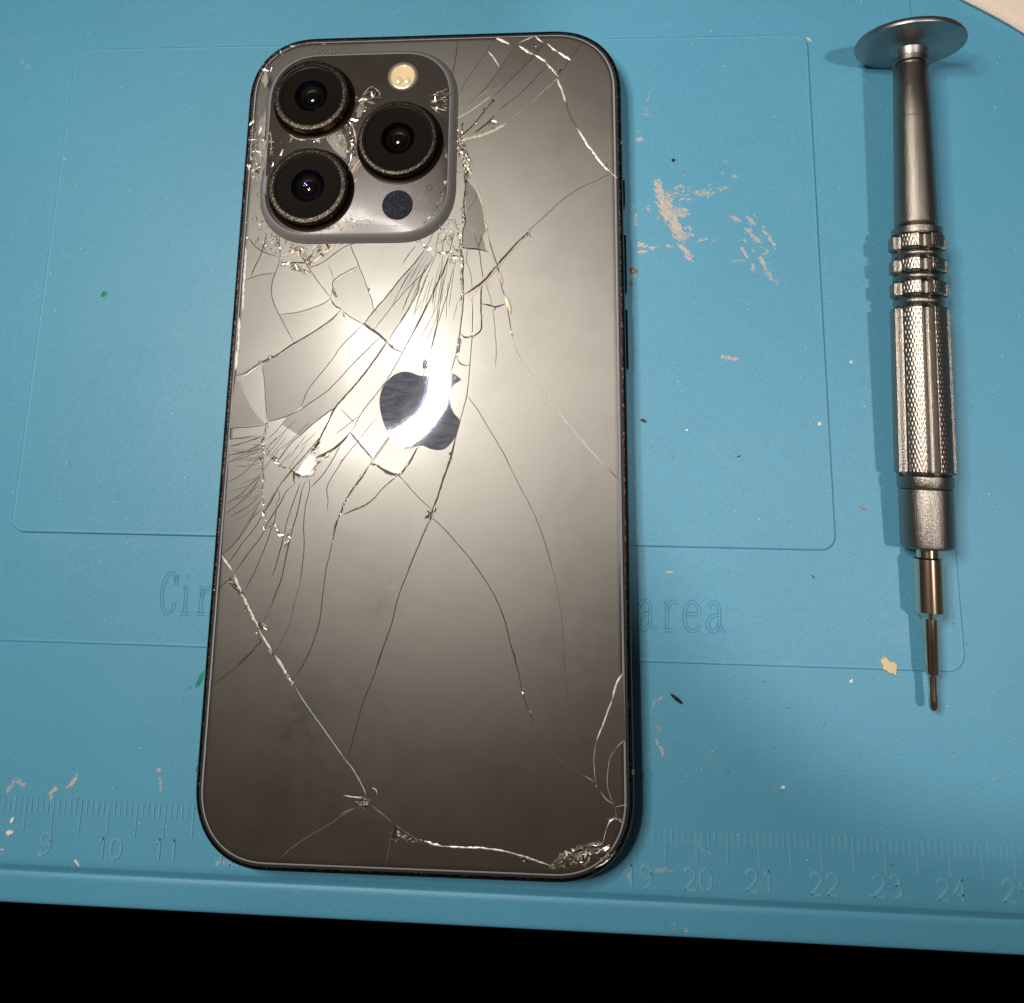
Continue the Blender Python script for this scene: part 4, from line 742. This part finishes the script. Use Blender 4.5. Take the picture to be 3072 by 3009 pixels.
for s_ in (-1, 1):
    o = lathe('diode', [(.85, 9.28), (.8, 9.5), (.5, 9.68), (.02, 9.72)], M['led'], fl, 24); sharp(o, 60); o.location = (s_ * .8 * K, -.95 * K, 0)
o = lathe('flash_cover', [(2.2, 9.56), (.02, 9.56)], clear('flash_cover', (1, .97, .9), .06), fl, 48)
sx, sy, _ = W(1192.6, 615, PT)
P_(lathe('sensor_disc', [(2.85, PT), (2.8, PT + .025), (.02, PT + .03)], M['sensor'], ph, 64, (sx, sy)))['label'] = 'dark blue speckled round depth sensor'
mx_, my_, _ = W(1288, 563, PT)
P_(lathe('microphone_hole', [(.6, PT), (.55, PT + .04), (.4, PT + .04), (.35, PT + .005), (.02, PT + .005)], M['lens_trim'], ph, 24, (mx_, my_)))

# ---------------------------------------------------------------- screwdriver
A = np.array([87.62, 66.99, 9.6]); B = np.array([84.06, -47.11, 3.3]); ax = B - A; LEN = np.linalg.norm(ax); ax = ax / LEN
def px(p):
    v = (np.array(p) - CP) @ RN; return (PW / 2 + CF * v[0] / -v[2], PH / 2 + CY - CF * v[1] / -v[2])
def S(v):
    lo, hi = -10.0, LEN + 20
    for _ in range(50):
        m_ = (lo + hi) / 2
        if px(A + ax * m_)[1] < v: lo = m_
        else: hi = m_
    return lo
scr = empty('screwdriver'); tag(scr, 'small grey metal precision screwdriver with knurled grip and round cap', 'screwdriver')
zc = Vector(ax); xc = Vector((0, 0, 1)).cross(zc).normalized(); yc = zc.cross(xc).normalized()
scr.matrix_world = Matrix.Translation(Vector(A) * K) @ Matrix((xc, yc, zc)).transposed().to_4x4()
# local z runs from cap to tip; yc points up
def turn(name, prof, mt, n=64, label=None, cap_top=False, cap_bot=False):
    o = lathe(name, [(r, s) for s, r in prof], mt, scr, n, cap_top=cap_top, cap_bot=cap_bot); sharp(o, 30)
    if label: o['label'] = label
    return o
s0 = 0.2
turn('swivel_cap', [(s0 - 2.1, .02), (s0 - 2.0, 3), (s0 - 1.5, 6.6), (s0 - .9, 8.5), (s0 - .55, 9.15), (s0 - .2, 9.35), (s0 + .15, 9.4), (s0 + .45, 9.3), (s0 + .55, 9.1), (s0 + .75, 7.0), (s0 + 1.0, 4.6), (s0 + 1.25, 3.5), (s0 + 1.6, 3.05), (s0 + 2.2, 2.9), (s0 + 3.0, 2.75)], M['cap'], 96, 'round disc shaped swivel cap')
c0 = S(176); c1_ = S(193)
turn('cap_collar', [(s0 + 2.2, 2.6), (c0, 2.75), (c0 + .15, 3.0), (c1_, 3.0), (c1_ + .1, 2.85), (c1_ + .15, 2.5)], M['alu'], 64)
v1, v2 = S(204), S(362); s3_ = S(675)
def tap(s): return 2.97 + (3.62 - 2.97) * (s - v1) / (s3_ - v1)
turn('upper_shaft', [(c1_ - .5, 2.4), (v1, 2.4), (v1 + .05, 2.85), (v1 + .3, 2.93), (v1 + .4, tap(v1 + .4)), (v2 - .06, tap(v2)), (v2, tap(v2) - .09), (v2 + .06, tap(v2)), (v2 + 3, tap(v2 + 3)), (S(675), 3.62), (S(680), 3.45), (S(684), 3.2), (S(690), 3.25)], M['alu'], 72)
# grip with knurled blocks and grooves
segs = [(S(712), S(758)), (S(782), S(826)), (S(850), S(896)), (S(925), S(1424))]
g0, g1 = S(686), S(1428)
NS, NT = 760, 300
phi0 = math.radians(33)          # panel centre, towards the camera side
def grip_r(s, th):
    base = 4.05 + 0.15 * (s - g0) / (g1 - g0); R_ = 4.68 + .2 * (s - g0) / (g1 - g0)
    if s < segs[0][0] - .1: 
        t = (s - g0) / max(segs[0][0] - g0, .1); return 3.4 + .75 * min(1, t * 5) * (1 if t < .92 else (1 - (t - .92) * 2)), 0
    k = 0; ins = False; edge = 0
    for a, b_ in segs:
        if a <= s <= b_: ins = True; edge = min(s - a, b_ - s); break
    if not ins:
        for j in range(3):
            a, b_ = segs[j][1], segs[j + 1][0]
            if a < s < b_:
                t = (s - a) / (b_ - a); return 3.72 + .42 * math.sin(math.pi * t), 0
        return base - .3, 0
    R_ -= .5 * max(0, 1 - edge / .35) if edge < .35 else 0
    ph_ = ((th - phi0 + math.pi / 6) % (math.pi / 3)) - math.pi / 6
    hw = math.radians(17.0); gr = math.radians(30)
    d = abs(ph_)
    if d < hw:
        Rf = R_ - .05
        kn = abs(((th * R_ * .94 + s * .34) / .52) % 1 - .5) + abs(((th * R_ * .94 - s * .34) / .52) % 1 - .5)
        e_ = min(1, (hw - d) / .03)
        return Rf - .075 * kn * e_, 1
    t = (d - hw) / (gr - hw); return R_ - .05 - 1.15 * math.sin(math.pi / 2 * min(1, t * 1.15)), 0
V = []; F = []; MI = []
for i in range(NS + 1):
    s = g0 + (g1 - g0) * i / NS
    for j in range(NT):
        th = 2 * math.pi * j / NT
        r, kn = grip_r(s, th)
        # th measured from up (+y local) towards the camera side (world -x)
        V.append((r * math.sin(th) * SGN if False else r * math.sin(th), r * math.cos(th), s)); 
        MI.append(kn)
MF = []
for i in range(NS):
    for j in range(NT):
        k = (j + 1) % NT; F.append((i * NT + j, i * NT + k, (i + 1) * NT + k, (i + 1) * NT + j)); MF.append(MI[i * NT + j])
grip = mesh('grip', V, F, None, scr, mats=[M['alu'], M['alu_knurl']], mi=MF); sharp(grip, 28)
if xc.x > 0: grip.scale.x = -1
grip['label'] = 'knurled grip with lengthwise and crosswise grooves'
turn('lower_barrel', [(g1 - .6, 3.6), (g1, 4.1), (g1 + .2, 4.42), (S(1461), 4.42), (S(1465), 4.3), (S(1467), 4.05), (S(1470), 4.22), (S(1500), 4.28), (S(1630), 4.22), (S(1640), 4.12), (S(1646), 3.8), (S(1649), 2.2)], M['alu'], 72)
turn('bit', [(S(1640), 1.8), (S(1672), 1.8), (S(1677), 2.2), (S(1836), 2.25), (S(1852), 1.3), (S(1856), 1.12), (S(2018), 1.12), (S(2024), .95), (S(2028), .68), (S(2075), .62), (S(2100), .72), (S(2120), .7), (S(2130), .5), (S(2133), .02)], M['steel'], 32, 'polished steel bit stepping down to a fine tip')

# ---------------------------------------------------------------- cloth corner
cpx = [(2885, -8), (2960, 30), (3030, 68), (3110, 118)]
edge = catmull([W(u, v, 1.2)[:2] for u, v in cpx], .8)
n = len(edge); far = [(140 + i * .0, 110) for i in range(n)]
V = []; rows = 26
for r in range(rows + 1):
    t = r / rows
    for i, p in enumerate(edge):
        x = p[0] + t * 42; y = p[1] + t * 48
        V.append((x, y, 1.15 + .25 * math.sin(x * .5) * t + .9 * t))
F = [(r * n + i, r * n + i + 1, (r + 1) * n + i + 1, (r + 1) * n + i) for r in range(rows) for i in range(n - 1)]
cl = mesh('cloth', V, F, M['cloth'], smooth=True); md = cl.modifiers.new('s', 'SOLIDIFY'); md.thickness = .9 * K; md.offset = -1
tag(cl, 'corner of a beige woven cloth lying on the mat beyond the screwdriver cap', 'cloth')

# ---------------------------------------------------------------- debris on the mat
def zmat(x, y):
    c, s = math.cos(-MA), math.sin(-MA); X, Y = x * c - y * s, x * s + y * c
    if pl < X < pr and pb < Y < pt: return .90
    if X < bx and Y > by: return .24
    return 0.0 if Y > e0 else -.85
def one(name, u, v, L_, Wd, ang, h, mt, label, cat, group=None, n=11, j=.25):
    x, y, _ = W(u, v, .3); z = zmat(x, y); b = MB(); b.blob(0, 0, 0, L_, Wd, math.radians(ang), h, 0, n, j)
    o = b.build(name, mt); o.location = (x * K, y * K, z * K); sharp(o, 60)
    return tag(o, label, cat, group or {'crumb': 'crumbs on the mat', 'chip': 'small chips on the mat', 'glass flake': 'glass flakes beside the phone'}.get(cat))
one('metal_sliver', 2030, 2097, 1.15, .32, -38, .5, M['dark'], 'black sliver of metal lying right of the phone below the embossed word', 'metal sliver', n=8, j=.08)
one('wood_crumb', 2667, 2000, 1.6, .95, -40, .5, M['yellow'], 'pale yellow crumb left of the screwdriver tip on the panel line', 'crumb', n=16)
one('dark_chip', 1930, 1264, .62, .28, -25, .3, M['dark'], 'small dark chip close to the right edge of the phone, lower grip height', 'chip', n=7)
one('dark_chip', 2019, 485, .34, .32, 0, .2, M['dark'], 'tiny dark round speck above the large beige adhesive smear', 'chip', n=10, j=.1)
one('brown_chip', 2589, 1525, .6, .2, -25, .25, M['brown'], 'reddish brown chip left of the lower barrel of the screwdriver', 'chip')
one('dark_chip', 2215, 1370, .3, .14, 30, .15, M['dark'], 'tiny dark chip in the middle of the raised pad right of the phone', 'chip')
one('yellow_fibre', 2008, 1716, .55, .14, 0, .15, M['yellow'], 'short yellow fibre just below the raised pad right of the phone', 'fibre', n=8)
one('dark_chip', 2440, 1731, .35, .12, -60, .15, M['dark'], 'thin dark chip below the right corner of the raised pad', 'chip')
one('brown_chip', 2292, 2044, .32, .14, 30, .15, M['brown'], 'tiny brown chip just below the panel line right of the black sliver', 'chip')
one('white_crumb', 35, 2461, .45, .3, 70, .3, M['white'], 'upper one of the two pale crumbs left of the number 9', 'crumb')
one('white_crumb', 27, 2499, .6, .36, 20, .3, M['white'], 'lower one of the two pale crumbs left of the number 9', 'crumb')
one('metal_curl', 227, 2589, .75, .14, -45, .25, M['white'], 'thin shiny metal curl below the number 9', 'curl', n=9)
one('white_crumb', 2350, 2363, .35, .22, 20, .2, M['white'], 'small white crumb above the ruler ticks between numbers 21 and 22', 'crumb')
one('white_crumb', 2455, 1273, .34, .3, 0, .2, M['white'], 'white crumb at the right border of the raised pad', 'crumb')
one('white_crumb', 2553, 1086, .3, .28, 0, .2, M['white'], 'white crumb between the raised pad and the screwdriver grip', 'crumb')
one('white_crumb', 2059, 1291, .28, .22, 0, .2, M['white'], 'pale crumb on the pad right of the dark chip beside the phone', 'crumb')
one('brown_crumb', 567, 2063, .3, .18, 80, .2, M['brown'], 'brown crumb beside the green ink stroke left of the phone', 'crumb')
one('corner_crumb', 2427, 119, .55, .18, -50, .25, M['yellow'], 'orange beige crumb at the top right corner of the raised pad', 'crumb')
one('white_crumb', 2555, 2044, .35, .22, 40, .2, M['white'], 'white crumb under the panel line below the yellow crumb', 'crumb')
# glass flakes beside the phone
one('glass_flake', 1902, 815, .95, .6, -25, .12, M['brown'], 'brown curved glass flake beside the phone, right of its volume buttons', 'glass flake', n=7)
one('glass_flake', 1893, 852, .5, .75, 10, .12, M['brown'], 'smaller brown glass flake just below the curved one beside the phone', 'glass flake', n=5)
# green ink
one('green_ink_stain', 598, 2040, 1.5, .42, 65, .012, M['green'], 'slanted green ink stroke touching the lower left edge of the phone', 'ink stain', 'green ink stains', 14, .2)
one('green_ink_stain', 612, 2084, .4, .2, 70, .012, M['green'], 'tiny green ink dot under the slanted green stroke', 'ink stain', 'green ink stains', 14, .2)
one('green_ink_stain', 317, 885, .75, .45, 30, .012, M['green'], 'small green ink blot far left of the phone, level with the top cracks', 'ink stain', 'green ink stains', 14, .2)
# adhesive residue
rs = MB(); Z9 = (1800, 200, 800 / 1904); ZB_ = (0, 2300, 800 / 1944)
def smear(zn, pts, width, n, ln, ang, m_=(0, 0, 1), thin=.35):
    P = catmull([W(zn[0] + x * zn[2], zn[1] + y * zn[2], .3)[:2] for x, y in pts], .3)
    for i in range(n):
        p = P[random.randrange(len(P))]; x = p[0] + random.gauss(0, width / 2.6); y = p[1] + random.gauss(0, width / 2.6); l_ = ln * random.uniform(.3, 1.1)
        rs.blob(x, y, zmat(x, y), l_, l_ * random.uniform(thin * .5, thin), math.radians(ang + random.gauss(0, 16)), random.uniform(.01, .04), random.choice(m_), random.choice((7, 9, 11)), .4)
smear(Z9, [(405, 830), (430, 920), (455, 1000)], .9, 110, .6, -72); smear(Z9, [(450, 960), (490, 1060), (530, 1150), (565, 1220)], 1.3, 260, .7, -66); smear(Z9, [(430, 900), (500, 1080), (590, 1230)], 2.4, 110, .5, -60, (1, 1, 0)); smear(Z9, [(470, 930), (600, 900), (760, 910), (900, 880)], 1.2, 50, .35, 10, (1, 1, 0)); smear(Z9, [(1050, 1090), (1120, 1240), (1240, 1520)], 2.6, 70, .3, -55, (1, 0, 2)); smear(Z9, [(480, 1040), (560, 1040), (610, 1050)], 1.3, 110, .6, 5, (0, 1, 1))
smear(Z9, [(540, 870), (580, 860)], .5, 26, .35, 20); smear(Z9, [(490, 940), (560, 930), (620, 920)], 1.6, 60, .4, 30, (0, 1, 1)); smear(Z9, [(550, 1210), (640, 1215)], .9, 70, .5, 0, (0, 1, 1)); smear(Z9, [(480, 1285), (520, 1290)], .4, 22, .35, 0)
smear(Z9, [(565, 1280), (610, 1320), (645, 1385)], .7, 60, .5, -55, (0, 0, 1)); smear(Z9, [(270, 1280), (330, 1290), (400, 1300)], .6, 30, .55, 10); smear(Z9, [(280, 1330), (350, 1330)], .5, 22, .4, 10)
smear(Z9, [(700, 900), (770, 915)], .9, 40, .35, 40); smear(Z9, [(850, 880), (910, 870)], .6, 26, .3, 60); smear(Z9, [(880, 640), (900, 700)], .5, 14, .3, -70, (1,)); smear(Z9, [(860, 775)], .2, 0, .3, 0) if False else None
smear(Z9, [(940, 790), (970, 790)], .5, 16, .3, 60, (0, 1)); smear(Z9, [(870, 770), (880, 778)], .3, 8, .25, 40); smear(Z9, [(940, 1080), (990, 1100)], .5, 14, .6, -30, (1, 2)); smear(Z9, [(1050, 1080), (1085, 1130)], .55, 16, .7, -60, (1, 2, 2))
smear(Z9, [(1050, 1170), (1090, 1220), (1130, 1250)], .6, 46, .35, -50, (0, 0, 2)); smear(Z9, [(1160, 1160), (1200, 1220), (1230, 1270)], .45, 34, .4, -55); smear(Z9, [(1030, 1250)] + [(1040, 1262)], .3, 10, .35, -50, (0, 2))
smear(Z9, [(1010, 1310), (1040, 1360)], .35, 18, .45, -55, (0, 2)); smear(Z9, [(1080, 1410), (1095, 1470)], .35, 14, .4, -60, (0, 2)); smear(Z9, [(1145, 1390), (1180, 1460), (1215, 1515)], .7, 50, .45, -55, (0, 1, 1)); smear(Z9, [(1220, 1520), (1260, 1550)], .6, 20, .4, -20, (1,))
smear(Z9, [(380, 125), (360, 170), (340, 240), (340, 290), (320, 350)], .45, 34, .3, 60, (1, 2)); smear(Z9, [(290, 350), (340, 355)], .35, 14, .35, 5, (1, 2)); smear(Z9, [(270, 520), (290, 525)], .3, 8, .6, 10, (2,)); smear(Z9, [(275, 465), (290, 480)], .25, 8, .3, 10, (1, 2))
smear(Z9, [(250, 1060), (255, 1130)], .5, 24, .45, 80, (0, 1, 1)); smear(Z9, [(330, 1005), (350, 1030)], .4, 16, .35, -40); smear(Z9, [(410, 1070), (412, 1100)], .4, 16, .4, 80, (1,)); smear(Z9, [(230, 1000), (245, 1010)], .4, 14, .3, 60, (1,)); smear(Z9, [(205, 1030), (207, 1045)], .3, 6, .3, 60, (1,))
smear(Z9, [(700, 1245), (750, 1235)], .35, 14, .35, 10, (0, 1)); smear(Z9, [(790, 1255), (840, 1245)], .35, 12, .4, 35, (1,)); smear(Z9, [(950, 1400), (1010, 1390)], .4, 12, .5, 15, (1,)); smear(Z9, [(760, 1130), (790, 1150)], .5, 10, .15, 0, (0,)); smear(Z9, [(1170, 1345), (1190, 1330)], .3, 9, .3, 40, (0,))
smear(Z9, [(1270, 570), (1310, 580)], .4, 10, .2, 20, (1,)); smear(Z9, [(1090, 1320), (1120, 1335)], .3, 9, .25, -20, (0, 1)); smear(Z9, [(500, 1510), (530, 1530)], .4, 6, .3, -40, (1,)); smear(Z9, [(240, 1500), (270, 1520)], .5, 16, .3, 20, (1, 2))
smear(ZB_, [(60, 175), (90, 120), (125, 110), (160, 145)], .5, 40, .4, 45); smear(ZB_, [(490, 155), (520, 125), (545, 75)], .4, 34, .45, 60); smear(ZB_, [(355, 245), (370, 200), (400, 165)], .4, 30, .4, 65); smear(ZB_, [(1150, 20), (1160, 30)], .3, 8, .3, 60); smear(ZB_, [(1160, 90), (1165, 140), (1158, 180)], .3, 26, .35, 85, (0, 1, 1))
smear(ZB_, [(1575, 715), (1600, 690), (1690, 715)], .35, 34, .35, 20, (0, 0, 1)); smear(ZB_, [(1370, 790), (1440, 795), (1500, 797)], .12, 22, .4, -3); smear(ZB_, [(1050, 765), (1250, 780)], .12, 12, .4, -3, (1,)); smear(ZB_, [(0, 605), (15, 605)], .3, 8, .3, 0, (0,)); smear(ZB_, [(275, 640), (285, 645)], .25, 9, .2, 50, (0,))
Z10 = (0, 0, 800 / 1904)
smear(Z10, [(160, 430), (210, 480)], .8, 12, .5, -50, (1,)); smear(Z10, [(445, 1160), (475, 1140)], .3, 14, .3, 30, (0, 1)); smear(Z10, [(545, 1380), (550, 1340), (570, 1290)], .35, 14, .4, 75, (1,)); smear(Z10, [(905, 40), (915, 50)], .3, 7, .3, 0, (1,)); smear(Z10, [(1565, 150), (1580, 160)], .3, 6, .3, 0, (1,))
Z11 = (0, 800, 800 / 1904); Z12 = (1800, 900, 900 / 1904); Z13 = (1800, 1700, 900 / 1944)
smear(Z12, [(780, 365), (820, 370), (870, 385)], .55, 30, .5, -25, (0, 1)); smear(Z13, [(340, 900), (370, 875), (395, 850)], .25, 12, .45, 55, (1, 2)); smear(Z13, [(380, 1050), (390, 1080)], .3, 8, .45, -70, (1,)); smear(Z13, [(370, 1140), (390, 1180), (410, 1215)], .3, 14, .55, -60, (1, 2)); smear(Z13, [(470, 1090), (485, 1105)], .3, 6, .4, -40, (1,)); smear(Z13, [(318, 1210), (322, 1230)], .25, 5, .4, -70, (1,)); smear(Z13, [(1718, 350), (1715, 380)], .25, 10, .2, 0, (0, 1))
Z14 = (1800, 2300, 700 / 1880)
smear(Z14, [(200, 850), (240, 900), (240, 960)], .35, 20, .3, 70, (0, 1)); smear(Z14, [(330, 870), (345, 880)], .3, 8, .3, 0, (0, 1)); smear(Z14, [(430, 830), (600, 850)], .5, 14, .9, 8, (1,)); smear(Z14, [(300, 1072), (520, 1085)], .1, 18, .5, -3, (0, 1)); smear(Z14, [(600, 1240), (605, 1340)], .15, 14, .3, 88, (0, 1)); smear(Z14, [(740, 1190), (745, 1210)], .25, 9, .2, 0, (0, 1)); smear(Z14, [(700, 1340), (710, 1355)], .25, 9, .2, 0, (0,)); smear(Z14, [(1630, 1155), (1640, 1158)], .12, 8, .2, 0, (0,)); smear(Z14, [(780, 640), (870, 700)], .8, 8, .9, -30, (1,))
tag(rs.build('adhesive_residue', [M['res'], M['res_thin'], M['res_gloss']]), 'dried beige adhesive smears and flakes scattered over the mat', kind='stuff')
# faint tan stain left of the phone
b = MB(); x, y, _ = W(640, 985, .5)
for k in range(70): b.blob(x + random.gauss(0, 1.0), y + random.gauss(0, 2.0), .5, random.uniform(.15, .5), random.uniform(.1, .3), random.uniform(0, 3), .008 + k * .0002, 0, 9, .4)
mt = mat('tan_stain', (0.36, 0.36, 0.27), .6, alpha=.22); tag(b.build('tan_stain', mt), 'faint tan stain touching the left edge of the phone', 'stain')
# dust
ds = MB()
for k in range(900):
    u, v = random.uniform(-100, 3170), random.uniform(-60, 2700)
    x, y, _ = W(u, v, 0); z = zmat(x, y)
    if abs(x) < 36.6 and abs(y) < 74: continue
    r = random.choice((.03, .04, .05, .07, .1)); dk = random.random() < .35
    ds.blob(x, y, z, r, r * random.uniform(.4, 1), random.uniform(0, 3), r * .6, 1 if dk else 0, 6, .3)
for k in range(70):      # hair like dark fibres
    u, v = random.uniform(0, 3072), random.uniform(0, 2550); x, y, _ = W(u, v, 0); z = zmat(x, y)
    if abs(x) < 37 and abs(y) < 75: continue
    a = random.uniform(0, 6.28); P = [(x, y)]
    for i in range(4): a += random.gauss(0, .6); P.append((P[-1][0] + .35 * math.cos(a), P[-1][1] + .35 * math.sin(a)))
    ds.ridge(catmull(P, .15), .05, z + .005, .02, 2, .1)
M['fibre'] = mat('blue_fibre', (0.03, 0.15, 0.22), .7)
tag(ds.build('dust', [M['white'], M['dark'], M['fibre']]), 'pale dust specks and dark fibres scattered over the mat', kind='stuff')
